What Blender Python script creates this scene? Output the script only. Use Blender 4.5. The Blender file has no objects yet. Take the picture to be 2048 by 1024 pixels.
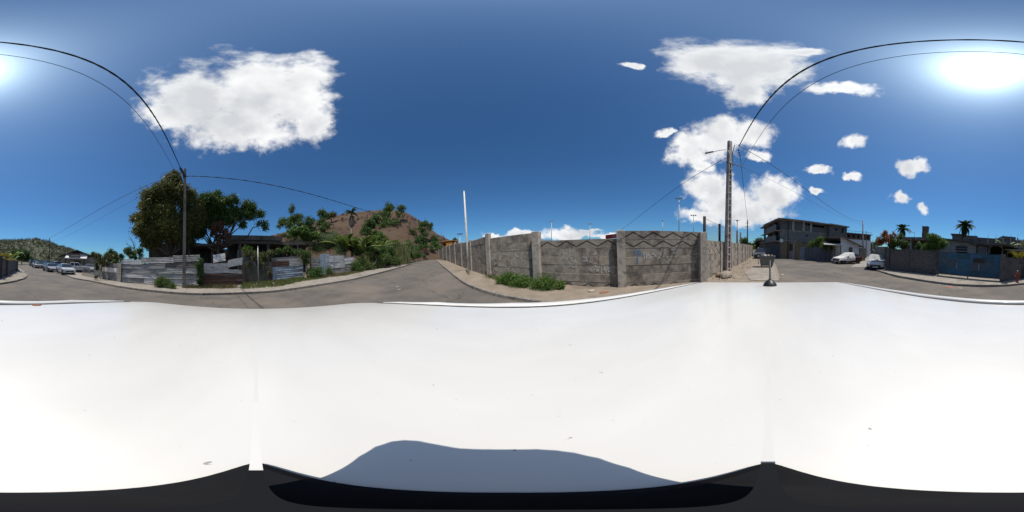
import bpy, math, random
import numpy as np
from mathutils import Vector, Matrix

random.seed(7)
sc = bpy.context.scene
COL = sc.collection
PI = math.pi
R_ = math.radians

# ------------------------------------------------------------------ camera
EYE = 1.9                                   # eye height above the road
TILT, TILT_DIR = R_(3.0), R_(-105)          # the car stands a little nose-up
_u = Vector((math.sin(TILT_DIR) * math.sin(TILT), math.cos(TILT_DIR) * math.sin(TILT), math.cos(TILT)))
ROT = _u.rotation_difference(Vector((0, 0, 1))).to_matrix()      # car frame -> world
cam = bpy.data.cameras.new('camera')
cam.type = 'PANO'
try:
    cam.panorama_type = 'EQUIRECTANGULAR'
except Exception:
    cam.cycles.panorama_type = 'EQUIRECTANGULAR'
cam.clip_start, cam.clip_end = 0.005, 20000
camo = bpy.data.objects.new('camera', cam)
COL.objects.link(camo)
camo.matrix_world = Matrix.Translation((0, 0, EYE)) @ ROT.to_4x4() @ Matrix.Rotation(PI / 2, 4, 'X')
sc.camera = camo
sc.view_settings.view_transform = 'Standard'
sc.view_settings.look = 'None'
sc.view_settings.exposure = 0.0
sc.view_settings.gamma = 1.0
sc.view_settings.use_curve_mapping = False
sc.cycles.max_bounces = 6
sc.cycles.transparent_max_bounces = 8
sc.cycles.use_denoising = True

# survey: a bearing and an elevation seen from the eye, and a distance in metres
def ray(px, py):
    a = (px - 1024) / 2048 * 2 * PI
    e = (512 - py) / 1024 * PI
    return ROT @ Vector((math.sin(a) * math.cos(e), math.cos(a) * math.cos(e), math.sin(e)))

def gz(x, y):
    """height of the ground: level, rising gently up the lane"""
    s = -.375 * x + .927 * y - 5
    if s <= 0: return 0.0
    return 1.75 * (1 - math.exp(-.07 * s / 1.75))

def gp(px, py, dz=0.0):
    d = ray(px, py)
    f = lambda t: EYE + d.z * t - gz(d.x * t, d.y * t) - dz
    t = .5
    while t < 400 and f(t) > 0: t *= 1.02
    lo, hi = t / 1.02, t
    for _ in range(30):
        m = (lo + hi) / 2
        if f(m) > 0: lo = m
        else: hi = m
    return Vector((d.x * lo, d.y * lo, gz(d.x * lo, d.y * lo) + dz))

def at(px, py, D):
    d = ray(px, py)
    k = D / math.hypot(d.x, d.y)
    return Vector((d.x * k, d.y * k, EYE + d.z * k))

def polar(px, D):
    p = at(px, 512, D)
    return Vector((p.x, p.y, gz(p.x, p.y)))

SUN = ray(1970, 140)
SUN_AZ, SUN_EL = math.atan2(SUN.x, SUN.y), math.asin(SUN.z)

# ------------------------------------------------------------------ world
W = bpy.data.worlds.new('World'); sc.world = W
W.use_nodes = True
nt = W.node_tree; N = nt.nodes; L = nt.links
N.clear()
def nd(t, **kw):
    n = N.new(t)
    for k, v in kw.items(): setattr(n, k, v)
    return n
def mth(op, a, b=None, c=None, clamp=False):
    n = nd('ShaderNodeMath', operation=op, use_clamp=clamp)
    for i, v in enumerate((a, b, c)):
        if v is None: continue
        if isinstance(v, (int, float)): n.inputs[i].default_value = v
        else: L.new(v, n.inputs[i])
    return n.outputs[0]
def vmt(op, a, b=None):
    n = nd('ShaderNodeVectorMath', operation=op)
    for i, v in enumerate((a, b)):
        if v is None: continue
        if isinstance(v, (tuple, Vector)): n.inputs[i].default_value = tuple(v)
        else: L.new(v, n.inputs[i])
    return n.outputs['Value'] if op in ('DOT_PRODUCT', 'LENGTH') else n.outputs[0]
def wnoise(vec, scale, detail, rough=.55, col=False):
    n = nd('ShaderNodeTexNoise'); L.new(vec, n.inputs['Vector'])
    n.inputs['Scale'].default_value = scale; n.inputs['Detail'].default_value = detail; n.inputs['Roughness'].default_value = rough
    return n.outputs['Color'] if col else n.outputs['Fac']
def sstep(v, a, b, o0=0., o1=1.):
    n = nd('ShaderNodeMapRange', interpolation_type='SMOOTHSTEP'); L.new(v, n.inputs['Value'])
    n.inputs['From Min'].default_value = a; n.inputs['From Max'].default_value = b
    n.inputs['To Min'].default_value = o0; n.inputs['To Max'].default_value = o1
    return n.outputs[0]
def wmix(f, a, b, mode='MIX'):
    n = nd('ShaderNodeMix', data_type='RGBA', blend_type=mode)
    for s, v in ((0, f), (6, a), (7, b)):
        if isinstance(v, (int, float)): n.inputs[s].default_value = v
        elif isinstance(v, tuple): n.inputs[s].default_value = v + (1,)
        else: L.new(v, n.inputs[s])
    return n.outputs[2]
sky = nd('ShaderNodeTexSky', sky_type='NISHITA')
sky.sun_disc = False
sky.sun_elevation = SUN_EL
sky.sun_rotation = SUN_AZ
sky.altitude = 0; sky.air_density = 1.0; sky.dust_density = 0.2; sky.ozone_density = 2.5
SKY_K = 0.069
skyc = wmix(1.0, sky.outputs[0], (SKY_K * .52, SKY_K * 1.00, SKY_K * 1.38), 'MULTIPLY')
gen = nd('ShaderNodeTexCoord').outputs['Generated']
wv = vmt('SUBTRACT', wnoise(gen, 5.0, 5, .6, True), (.5, .5, .5))
wv = vmt('MULTIPLY', wv, (.16, .16, .16))
dirw = vmt('NORMALIZE', vmt('ADD', gen, wv))
sep = nd('ShaderNodeSeparateXYZ'); L.new(dirw, sep.inputs[0])
az = mth('ARCTAN2', sep.outputs[0], sep.outputs[1]); el = mth('ARCSINE', sep.outputs[2])
cmb = nd('ShaderNodeCombineXYZ'); L.new(az, cmb.inputs[0]); L.new(el, cmb.inputs[1])
P2 = cmb.outputs[0]
# clouds: bearing, elevation and half sizes of each heap
CL = [(400, 200, 130, 66), (520, 190, 140, 90), (600, 180, 78, 78), (480, 255, 160, 50), (340, 226, 75, 34), (620, 240, 52, 50),
      (1430, 118, 105, 46), (1505, 135, 112, 62), (1492, 182, 52, 42), (1595, 101, 62, 9),
      (1440, 275, 78, 46), (1380, 300, 46, 38), (1505, 275, 46, 32), (1408, 328, 30, 16),
      (1420, 372, 58, 44), (1455, 410, 80, 42), (1548, 388, 58, 46), (1500, 425, 95, 32), (1410, 432, 60, 18),
      (1690, 180, 92, 15), (1700, 277, 30, 23), (1828, 332, 37, 18), (1802, 394, 26, 18), (1848, 412, 18, 11),
      (1640, 341, 36, 10), (1702, 353, 22, 8), (1636, 381, 18, 8), (1257, 133, 22, 8), (1327, 272, 22, 11), (1525, 316, 24, 15),
      (1140, 466, 72, 15), (1050, 470, 55, 10), (1205, 471, 34, 7), (985, 472, 38, 8), (1180, 458, 26, 5)]
fmax = None
for ci, (cx, cy, rx, ry) in enumerate(CL):
    if ci >= 6: rx, ry = rx * (.93 if ci < 19 else .86), ry * (.93 if ci < 19 else .86)
    d = ray(cx, cy)
    a0, e0 = math.atan2(d.x, d.y), math.asin(d.z)
    ln = vmt('LENGTH', vmt('MULTIPLY', vmt('SUBTRACT', P2, (a0, e0, 0)), (1 / (rx / 1024 * PI), 1 / (ry / 1024 * PI), 0)))
    f = mth('SUBTRACT', 1.0, ln)
    fmax = f if fmax is None else mth('SMOOTH_MAX', fmax, f, .25)
fb = wnoise(gen, 13, 10, .60)
dens = mth('ADD', mth('MULTIPLY', fmax, 1.5), mth('MULTIPLY', mth('SUBTRACT', fb, .54), 2.0))
mask = sstep(dens, -.25, .66)
lit = wnoise(vmt('ADD', gen, tuple(SUN * .05)), 7, 5, .5)          # thickness towards the sun: the shaded side of each billow
slf = wnoise(gen, 7, 5, .5)
cshade = mth('ADD', mth('MULTIPLY', sstep(fmax, .15, 1.0), .45), mth('MULTIPLY', sstep(wnoise(dirw, 3.0, 4, .5), .38, .64), .6))
cshade = mth('ADD', cshade, mth('MULTIPLY', mth('SUBTRACT', lit, slf), 1.6), None, True)
cloudc = wmix(mth('MINIMUM', cshade, 1.0), (.98, .98, .98), (.64, .66, .69))
skyc = wmix(mask, skyc, cloudc)
# the bright haze round the sun itself
cosang = vmt('DOT_PRODUCT', gen, tuple(SUN))
ang = mth('ARCCOSINE', mth('MINIMUM', cosang, .99999))
core = mth('MULTIPLY', mth('EXPONENT', mth('DIVIDE', ang, -R_(3.4))), 4.6)
halo = mth('ADD', mth('MULTIPLY', mth('EXPONENT', mth('DIVIDE', ang, -R_(7))), .4), mth('MULTIPLY', mth('EXPONENT', mth('DIVIDE', ang, -R_(17))), .34))
glow = mth('ADD', core, halo)
gc = nd('ShaderNodeCombineXYZ')
L.new(mth('MULTIPLY', glow, .78), gc.inputs[0]); L.new(mth('MULTIPLY', glow, .94), gc.inputs[1]); L.new(glow, gc.inputs[2])
skyc = wmix(1.0, skyc, gc.outputs[0], 'ADD')
bg = nd('ShaderNodeBackground'); L.new(skyc, bg.inputs[0]); bg.inputs[1].default_value = 1.0
L.new(bg.outputs[0], nd('ShaderNodeOutputWorld').inputs[0])
W.cycles.sampling_method = 'MANUAL'; W.cycles.sample_map_resolution = 512

# ------------------------------------------------------------------ sun
sl = bpy.data.lights.new('sun', 'SUN'); sl.energy = 4.6; sl.angle = R_(.53); sl.color = (1, .935, .835)
slo = bpy.data.objects.new('sun', sl); COL.objects.link(slo)
slo.rotation_euler = SUN.to_track_quat('Z', 'Y').to_euler()

# ------------------------------------------------------------------ materials
MATS = {}
def pm(name, c1, c2=None, scale=6., rough=.8, bump=0., detail=6, metal=0., coat=0., c3=None, s3=1.2, t3=(.55, .68), stretch=(1, 1, 1), world=False, bscale=None):
    """procedural paint: two tones of noise, an optional third in larger stains, an optional bump"""
    if name in MATS: return MATS[name]
    m = bpy.data.materials.new(name); m.use_nodes = True
    t = m.node_tree; n = t.nodes; b = n['Principled BSDF']
    b.inputs['Roughness'].default_value = rough; b.inputs['Metallic'].default_value = metal
    b.inputs['Coat Weight'].default_value = coat; b.inputs['Coat Roughness'].default_value = .12
    c2 = c2 or tuple(v * .75 for v in c1)
    if world:
        ge = n.new('ShaderNodeNewGeometry'); co = ge.outputs['Position']
    else:
        tc = n.new('ShaderNodeTexCoord'); oi = n.new('ShaderNodeObjectInfo')
        ad = n.new('ShaderNodeVectorMath'); ad.operation = 'MULTIPLY_ADD'
        cx = n.new('ShaderNodeCombineXYZ')
        for i in range(3): t.links.new(oi.outputs['Random'], cx.inputs[i])
        t.links.new(cx.outputs[0], ad.inputs[0]); ad.inputs[1].default_value = (37, 53, 71)
        t.links.new(tc.outputs['Object'], ad.inputs[2]); co = ad.outputs[0]
    mp = n.new('ShaderNodeMapping'); mp.inputs['Scale'].default_value = stretch
    t.links.new(co, mp.inputs[0]); co = mp.outputs[0]
    def noi(s, d=detail):
        x = n.new('ShaderNodeTexNoise'); x.inputs['Scale'].default_value = s; x.inputs['Detail'].default_value = d
        x.inputs['Roughness'].default_value = .62
        t.links.new(co, x.inputs['Vector']); return x.outputs['Fac']
    def mr(v, a, bb):
        x = n.new('ShaderNodeMapRange'); x.inputs['From Min'].default_value = a; x.inputs['From Max'].default_value = bb
        t.links.new(v, x.inputs['Value']); return x.outputs[0]
    def mx(f, a, bb):
        x = n.new('ShaderNodeMix'); x.data_type = 'RGBA'
        t.links.new(f, x.inputs[0])
        for i, v in ((6, a), (7, bb)):
            if isinstance(v, tuple): x.inputs[i].default_value = v + (1,)
            else: t.links.new(v, x.inputs[i])
        return x.outputs[2]
    col = mx(mr(noi(scale), .35, .65), c1, c2)
    if c3: col = mx(mr(noi(s3, 5), *t3), col, c3)
    t.links.new(col, b.inputs['Base Color'])
    if bump:
        bp = n.new('ShaderNodeBump'); bp.inputs['Strength'].default_value = bump; bp.inputs['Distance'].default_value = .02
        t.links.new(noi(bscale or scale * 5, 4), bp.inputs['Height']); t.links.new(bp.outputs[0], b.inputs['Normal'])
    MATS[name] = m
    return m

def leafm(name, ca, cb, cc=None, trans=.3):
    """foliage: each leaf takes its own tone between two or three colours"""
    if name in MATS: return MATS[name]
    m = bpy.data.materials.new(name); m.use_nodes = True
    t = m.node_tree; n = t.nodes; n.remove(n['Principled BSDF'])
    ge = n.new('ShaderNodeNewGeometry'); cr = n.new('ShaderNodeValToRGB')
    t.links.new(ge.outputs['Random Per Island'], cr.inputs[0])
    cr.color_ramp.elements[0].color = ca + (1,); cr.color_ramp.elements[1].color = cb + (1,)
    if cc:
        cr.color_ramp.elements[1].position = .72
        e = cr.color_ramp.elements.new(1.0); e.color = cc + (1,)
    d = n.new('ShaderNodeBsdfPrincipled'); d.inputs['Roughness'].default_value = .5; d.inputs['Specular IOR Level'].default_value = .3
    tr = n.new('ShaderNodeBsdfTranslucent'); mxs = n.new('ShaderNodeMixShader'); mxs.inputs[0].default_value = trans
    t.links.new(cr.outputs[0], d.inputs['Base Color']); t.links.new(cr.outputs[0], tr.inputs['Color'])
    t.links.new(d.outputs[0], mxs.inputs[1]); t.links.new(tr.outputs[0], mxs.inputs[2])
    t.links.new(mxs.outputs[0], n['Material Output'].inputs[0])
    MATS[name] = m
    return m

def glassm(name='car_glass', c=(.02, .025, .03)):
    if name in MATS: return MATS[name]
    m = bpy.data.materials.new(name); m.use_nodes = True
    b = m.node_tree.nodes['Principled BSDF']
    b.inputs['Base Color'].default_value = c + (1,); b.inputs['Roughness'].default_value = .08; b.inputs['Coat Weight'].default_value = .5
    MATS[name] = m
    return m

CONC = lambda: pm('concrete', (.36, .31, .25), (.225, .195, .158), 3.5, .95, .5, c3=(.115, .10, .083), s3=1.5, t3=(.46, .64), stretch=(1, 1, .8))
CONC_LIGHT = lambda: pm('concrete_post', (.43, .385, .325), (.28, .25, .21), 4, .95, .4, c3=(.15, .135, .115), s3=2.0)
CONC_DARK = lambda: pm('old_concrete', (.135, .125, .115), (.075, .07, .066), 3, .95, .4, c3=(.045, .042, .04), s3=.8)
BLOCK = lambda: pm('concrete_block', (.17, .16, .15), (.10, .096, .092), 7, .95, .4, c3=(.06, .057, .054), s3=1.0)
PAVE = lambda: pm('pavement_concrete', (.30, .265, .225), (.21, .185, .155), 2.2, .95, .3, c3=(.15, .13, .11), s3=.5, world=True, bscale=25)
DIRT = lambda: pm('dirt', (.30, .225, .165), (.19, .135, .095), 1.8, 1., .6, c3=(.34, .28, .22), s3=.6, world=True, bscale=14)
YARD = lambda: pm('yard_earth', (.16, .12, .085), (.08, .065, .045), 1.2, 1., .5, world=True, bscale=9)
ZINC = lambda: pm('zinc_sheet', (.31, .30, .285), (.18, .172, .162), 5, .5, .1, metal=.25, c3=(.10, .09, .085), s3=1.5, stretch=(.5, .5, 1.6))
ZINC_PALE = lambda: pm('pale_zinc', (.56, .55, .53), (.38, .37, .355), 5, .45, .1, metal=.2, c3=(.18, .17, .16), s3=1.4, stretch=(.5, .5, 1.6))
ZINC_BLUE = lambda: pm('blue_zinc', (.33, .385, .45), (.22, .26, .31), 6, .5, .1, metal=.2, c3=(.11, .10, .11), s3=1.6, stretch=(.5, .5, 1.6))
ZINC_MID = lambda: pm('worn_zinc', (.42, .405, .38), (.26, .25, .235), 4, .5, .1, metal=.2, c3=(.13, .115, .10), s3=1.1, stretch=(.5, .5, 1.6))
ZINC_OLD = lambda: pm('old_zinc', (.15, .135, .12), (.09, .08, .07), 4, .6, .1, metal=.2, c3=(.12, .07, .05), s3=1.1, stretch=(.5, .5, 1.6))
RUST = lambda: pm('rusty_sheet', (.115, .06, .042), (.06, .035, .028), 4, .85, .2, c3=(.15, .13, .12), s3=1.2, stretch=(.4, .4, 1.5))
WOODD = lambda: pm('dark_wood', (.10, .075, .055), (.05, .038, .03), 8, .9, .3, stretch=(1, 1, .2))
BARK = lambda: pm('bark', (.12, .095, .07), (.055, .043, .033), 9, .95, .6, stretch=(1, 1, .35))
BARK_PALE = lambda: pm('pale_bark', (.30, .26, .20), (.17, .14, .11), 8, .95, .5, stretch=(1, 1, .4))
BLACK = lambda: pm('black_plastic', (.012, .012, .013), (.02, .02, .021), 30, .45)
RUBBER = lambda: pm('tyre_rubber', (.014, .014, .014), (.024, .023, .022), 20, .9)
CABLE = lambda: pm('cable_black', (.012, .012, .012), (.02, .02, .02), 20, .6)
STEEL = lambda: pm('galvanised_steel', (.34, .35, .36), (.24, .25, .26), 14, .45, metal=.6)
WHITE = lambda: pm('white_paint', (.72, .71, .68), (.60, .58, .54), 6, .6, c3=(.42, .39, .34), s3=1.6)
SHADE_DARK = lambda: pm('shade_panel', (.02, .019, .018), (.012, .012, .011), 5, 1.)  # near-black colour standing in for the shade inside rooms and holes

# ------------------------------------------------------------------ mesh helpers
class MB:
    def __init__(s): s.v, s.f = [], []
    def add(s, vs, fs):
        o = len(s.v); s.v += [tuple(x) for x in vs]; s.f += [tuple(i + o for i in f) for f in fs]; return s
    def box(s, x0, x1, y0, y1, z0, z1):
        return s.add([(x0, y0, z0), (x1, y0, z0), (x1, y1, z0), (x0, y1, z0), (x0, y0, z1), (x1, y0, z1), (x1, y1, z1), (x0, y1, z1)],
                     [(0, 3, 2, 1), (4, 5, 6, 7), (0, 1, 5, 4), (1, 2, 6, 5), (2, 3, 7, 6), (3, 0, 4, 7)])
    def hexa(s, b, t):
        return s.add(list(b) + list(t), [(0, 3, 2, 1), (4, 5, 6, 7), (0, 1, 5, 4), (1, 2, 6, 5), (2, 3, 7, 6), (3, 0, 4, 7)])
    def tube(s, pts, rad, n=8, cap=True):
        pts = [Vector(p) for p in pts]
        if not isinstance(rad, (list, tuple)): rad = [rad] * len(pts)
        o = len(s.v); up = Vector((0, 0, 1))
        for i, p in enumerate(pts):
            d = (pts[min(i + 1, len(pts) - 1)] - pts[max(i - 1, 0)]).normalized()
            a = d.cross(up)
            if a.length < 1e-3: a = d.cross(Vector((1, 0, 0)))
            a.normalize(); b = d.cross(a)
            for k in range(n):
                t = 2 * PI * k / n
                s.v.append(tuple(p + (a * math.cos(t) + b * math.sin(t)) * rad[i]))
        for i in range(len(pts) - 1):
            for k in range(n):
                k2 = (k + 1) % n
                s.f.append((o + i * n + k, o + i * n + k2, o + (i + 1) * n + k2, o + (i + 1) * n + k))
        if cap:
            s.f.append(tuple(o + k for k in range(n))[::-1]); s.f.append(tuple(o + (len(pts) - 1) * n + k for k in range(n)))
        return s
    def grid(s, fn, nu, nv, close=False):
        o = len(s.v)
        for i in range(nu):
            for j in range(nv): s.v.append(tuple(fn(i / (nu - 1), j / (nv - 1))))
        for i in range(nu - 1):
            for j in range(nv - 1):
                a = o + i * nv + j
                s.f.append((a, a + nv, a + nv + 1, a + 1))
        return s
    def prism(s, poly, d):
        """closed outline (list of 3-vectors) pushed along d"""
        n = len(poly); d = Vector(d)
        vs = [Vector(p) for p in poly] + [Vector(p) + d for p in poly]
        return s.add(vs, [tuple(range(n))[::-1], tuple(range(n, 2 * n))] + [(i, (i + 1) % n, (i + 1) % n + n, i + n) for i in range(n)])
    def lathe(s, prof, n=14, c=(0, 0, 0), axis='z'):
        o = len(s.v)
        for r, h in prof:
            for k in range(n):
                t = 2 * PI * k / n
                a, b = r * math.cos(t), r * math.sin(t)
                s.v.append((c[0] + a, c[1] + b, c[2] + h) if axis == 'z' else (c[0] + a, c[1] + h, c[2] + b) if axis == 'y' else (c[0] + h, c[1] + a, c[2] + b))
        for i in range(len(prof) - 1):
            for k in range(n):
                k2 = (k + 1) % n
                s.f.append((o + i * n + k, o + i * n + k2, o + (i + 1) * n + k2, o + (i + 1) * n + k))
        s.f.append(tuple(o + k for k in range(n))); s.f.append(tuple(o + (len(prof) - 1) * n + k for k in range(n)))
        return s
    def mesh(s, name, m, smooth=False):
        me = bpy.data.meshes.new(name); me.from_pydata(s.v, [], s.f); me.update()
        import bmesh
        bm = bmesh.new(); bm.from_mesh(me); bmesh.ops.recalc_face_normals(bm, faces=bm.faces); bm.to_mesh(me); bm.free()
        if smooth: me.polygons.foreach_set('use_smooth', [True] * len(me.polygons))
        if m: me.materials.append(m)
        return me
    def build(s, name, m, parent=None, smooth=False):
        return link(name, s.mesh(name, m, smooth), parent)

def link(name, me, parent=None, loc=None, rot=None, scale=None):
    o = bpy.data.objects.new(name, me); COL.objects.link(o)
    if parent is not None: o.parent = parent
    if loc is not None: o.location = loc
    if rot is not None: o.rotation_euler = rot
    if scale is not None: o.scale = scale
    return o
def tag(o, label, cat, group=None):
    o['label'] = label; o['category'] = cat
    if group: o['group'] = group
    return o
def thing(name, label, cat, loc=(0, 0, 0), rz=0., group=None):
    return tag(link(name, None, None, loc, (0, 0, rz)), label, cat, group)
def struct(o):
    o['kind'] = 'structure'; return o
def stuff(o, label=None, cat=None):
    o['kind'] = 'stuff'
    if label: o['label'] = label; o['category'] = cat
    return o
def dup(o, parent=None, loc=None, rz=None):
    c = o.copy(); COL.objects.link(c)
    if parent is not None: c.parent = parent
    if loc is not None: c.location = loc
    if rz is not None: c.rotation_euler = (0, 0, rz)
    for ch in [x for x in o.children]: dup(ch, c)
    return c

class Frame:
    """an upright plane from ground point A to ground point B (A on the viewer's left), outward side towards the eye"""
    def __init__(s, A, B):
        s.A = Vector((A[0], A[1])); s.B = Vector((B[0], B[1]))
        s.L = (s.B - s.A).length; s.e = (s.B - s.A) / s.L
        n = Vector((s.e.y, -s.e.x))
        s.n = n if n.dot(-s.A) > 0 else -n
        s.ang = math.atan2(s.e.y, s.e.x)
    def p(s, u, w, z):
        q = s.A + s.e * u + s.n * w
        return Vector((q.x, q.y, z))
    def hit(s, px, py=512, w=0.):
        """where a sight line meets the plane: (u, z)"""
        d = ray(px, py); o = s.A + s.n * w
        k = o.dot(s.n) / (d.x * s.n.x + d.y * s.n.y)
        q = Vector((d.x * k, d.y * k))
        return (q - s.A).dot(s.e), EYE + d.z * k
    def u(s, px): return s.hit(px)[0]
    def z(s, px, py): return s.hit(px, py)[1]
    def box(s, mb, u0, u1, w0, w1, z0, z1):
        b = [s.p(u0, w0, z0), s.p(u1, w0, z0), s.p(u1, w1, z0), s.p(u0, w1, z0)]
        t = [s.p(u0, w0, z1), s.p(u1, w0, z1), s.p(u1, w1, z1), s.p(u0, w1, z1)]
        return mb.hexa(b, t)
    def wall(s, mb, u0, u1, z0, z1, holes, w0=-.2, w1=0.):
        us = sorted({u0, u1, *[h[0] for h in holes], *[h[1] for h in holes]}); zs = sorted({z0, z1, *[h[2] for h in holes], *[h[3] for h in holes]})
        us = [u for u in us if u0 <= u <= u1]; zs = [z for z in zs if z0 <= z <= z1]
        for a, b in zip(us, us[1:]):
            run = None
            for c, d in zip(zs, zs[1:]):
                mu, mz = (a + b) / 2, (c + d) / 2
                open_ = any(h[0] < mu < h[1] and h[2] < mz < h[3] for h in holes)
                if open_:
                    if run: s.box(mb, a, b, w0, w1, *run); run = None
                else:
                    run = (run[0], d) if run else (c, d)
            if run: s.box(mb, a, b, w0, w1, *run)
        return mb

def vnoise(seed):
    rs = np.random.RandomState(seed); ph = rs.uniform(0, 6.28, (8, 3)); fr = rs.uniform(.6, 2.4, (8, 2))
    def f(x, y):
        return sum(math.sin(fr[i, 0] * x * (1 + .35 * i) + ph[i, 0]) * math.sin(fr[i, 1] * y * (1 + .35 * i) + ph[i, 1]) / (1 + .5 * i) for i in range(8)) / 3
    return f

def leaves_mesh(name, blobs, n, size, m, seed=0, clump=28, droop=.35, width=.38, sig=.16, shell=.62, flat=False, dense=1.6, sub=6):
    """leaf-sized faces gathered in clumps through the volume of several lobes"""
    rs = np.random.RandomState(seed); n = int(n * dense); width = min(.62, width * 1.3); clump = clump * 1.2
    bl = np.array(blobs, float)
    if sub:
        nb = []
        for b in bl:
            for _ in range(sub):
                dd = rs.normal(size=3); dd /= np.linalg.norm(dd); nb.append([*(b[:3] + dd * b[3:] * rs.uniform(.45, .85)), *(b[3:] * rs.uniform(.32, .55))])
        bl = np.array(nb)
    vol = (bl[:, 3] * bl[:, 4] * bl[:, 5]) ** .75
    k = max(8, int(n // clump))
    bi = rs.choice(len(bl), k, p=vol / vol.sum())
    d = rs.normal(size=(k, 3)); d /= np.linalg.norm(d, axis=1)[:, None]
    r = shell + (1 - shell) * rs.rand(k) ** .6
    inner = rs.rand(k) < .18
    r[inner] = rs.rand(inner.sum()) * shell
    cc = bl[bi, :3] + d * r[:, None] * bl[bi, 3:]
    cs = bl[bi, 3:].mean(1)
    ci = rs.randint(0, k, n)
    sg = np.minimum(cs[ci] * sig + size * .5, size * 3.2)[:, None]
    c = cc[ci] + rs.normal(size=(n, 3)) * sg
    out = d[ci] + rs.normal(size=(n, 3)) * .75
    out[:, 2] -= droop * rs.rand(n)
    out /= np.linalg.norm(out, axis=1)[:, None]
    sd = np.cross(out, rs.normal(size=(n, 3))); sd /= np.linalg.norm(sd, axis=1)[:, None] + 1e-6
    ls = size * rs.uniform(.6, 1.25, n)[:, None]
    V = np.stack([c - out * ls * .5, c + sd * ls * width * .5, c + out * ls * .5, c - sd * ls * width * .5], 1).reshape(-1, 3)
    me = bpy.data.meshes.new(name)
    me.vertices.add(4 * n); me.vertices.foreach_set('co', V.ravel().astype('f'))
    me.loops.add(4 * n); me.loops.foreach_set('vertex_index', np.arange(4 * n))
    me.polygons.add(n); me.polygons.foreach_set('loop_start', np.arange(n) * 4)
    me.update(calc_edges=True); me.materials.append(m)
    return me

def blades_mesh(name, pts, m, h=.3, w=.02, seed=0, per=8, spread=.12, lean=.5):
    """blades of grass round a list of ground points"""
    rs = np.random.RandomState(seed); p = np.repeat(np.array(pts, float), per, 0); n = len(p)
    p[:, :2] += rs.normal(size=(n, 2)) * spread
    hh = h * rs.uniform(.4, 1.2, n); a = rs.uniform(0, 6.28, n); b = rs.uniform(0, 6.28, n)
    ln = (lean * rs.rand(n) * hh)[:, None]
    sd = np.stack([np.cos(a), np.sin(a), 0 * a], 1) * w * .5
    tip = p + np.stack([np.cos(b), np.sin(b), 0 * b], 1) * ln; tip[:, 2] += hh
    mid = p * .5 + tip * .5; mid[:, 2] += hh * .12
    V = np.stack([p - sd, p + sd, mid + sd * .8, tip, mid - sd * .8], 1).reshape(-1, 3)
    me = bpy.data.meshes.new(name)
    me.vertices.add(5 * n); me.vertices.foreach_set('co', V.ravel().astype('f'))
    me.loops.add(5 * n); me.loops.foreach_set('vertex_index', np.arange(5 * n))
    me.polygons.add(n); me.polygons.foreach_set('loop_start', np.arange(n) * 5)
    me.update(calc_edges=True); me.materials.append(m)
    return me

# ================================================================== the setting
# ---- asphalt of the crossing, with the wider ground under it
def asphalt():
    m = pm('asphalt', (.128, .112, .097), (.092, .081, .071), 1.1, .92, .35, c3=(.165, .138, .112), s3=.3, t3=(.46, .66), world=True, bscale=60)
    t = m.node_tree; n = t.nodes; b = n['Principled BSDF']
    ge = n.new('ShaderNodeNewGeometry')
    src = b.inputs['Base Color'].links[0].from_socket
    # fine stone chips
    v = n.new('ShaderNodeTexNoise'); v.inputs['Scale'].default_value = 45; v.inputs['Detail'].default_value = 3; t.links.new(ge.outputs['Position'], v.inputs['Vector'])
    mr = n.new('ShaderNodeMapRange'); mr.inputs['From Min'].default_value = .3; mr.inputs['From Max'].default_value = .7
    mr.inputs['To Min'].default_value = .80; mr.inputs['To Max'].default_value = 1.16; t.links.new(v.outputs['Fac'], mr.inputs['Value'])
    vm = n.new('ShaderNodeVectorMath'); vm.operation = 'SCALE'; t.links.new(src, vm.inputs[0]); t.links.new(mr.outputs[0], vm.inputs['Scale'])
    # cracks along warped cell borders
    w = n.new('ShaderNodeTexNoise'); w.inputs['Scale'].default_value = .8; w.inputs['Detail'].default_value = 5; t.links.new(ge.outputs['Position'], w.inputs['Vector'])
    wa = n.new('ShaderNodeVectorMath'); wa.operation = 'MULTIPLY_ADD'; t.links.new(w.outputs['Color'], wa.inputs[0]); wa.inputs[1].default_value = (2.2, 2.2, 2.2)
    t.links.new(ge.outputs['Position'], wa.inputs[2])
    vo = n.new('ShaderNodeTexVoronoi'); vo.feature = 'DISTANCE_TO_EDGE'; vo.inputs['Scale'].default_value = .16; t.links.new(wa.outputs[0], vo.inputs['Vector'])
    cr = n.new('ShaderNodeMapRange'); cr.inputs['From Min'].default_value = .0; cr.inputs['From Max'].default_value = .0055
    cr.inputs['To Min'].default_value = .45; cr.inputs['To Max'].default_value = 1.; t.links.new(vo.outputs['Distance'], cr.inputs['Value'])
    vm2 = n.new('ShaderNodeVectorMath'); vm2.operation = 'SCALE'; t.links.new(vm.outputs[0], vm2.inputs[0]); t.links.new(cr.outputs[0], vm2.inputs['Scale'])
    t.links.new(vm2.outputs[0], b.inputs['Base Color'])
    return m
mb = MB(); mb.grid(lambda a, b: ((x := -70 + 150 * a), (y := -80 + 190 * b), gz(x, y)), 151, 191)
struct(mb.build('road', asphalt(), None, True))
mb = MB(); mb.grid(lambda a, b: ((x := (a - .5) * 2 * (abs(a - .5) * 2) ** 1.6 * 9000), (y := (b - .5) * 2 * (abs(b - .5) * 2) ** 1.6 * 9000), min(gz(x, y), 1.75) - .35), 81, 81)
struct(mb.build('ground', pm('far_ground', (.12, .11, .06), (.07, .075, .035), .02, 1., world=True), None, True))

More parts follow.
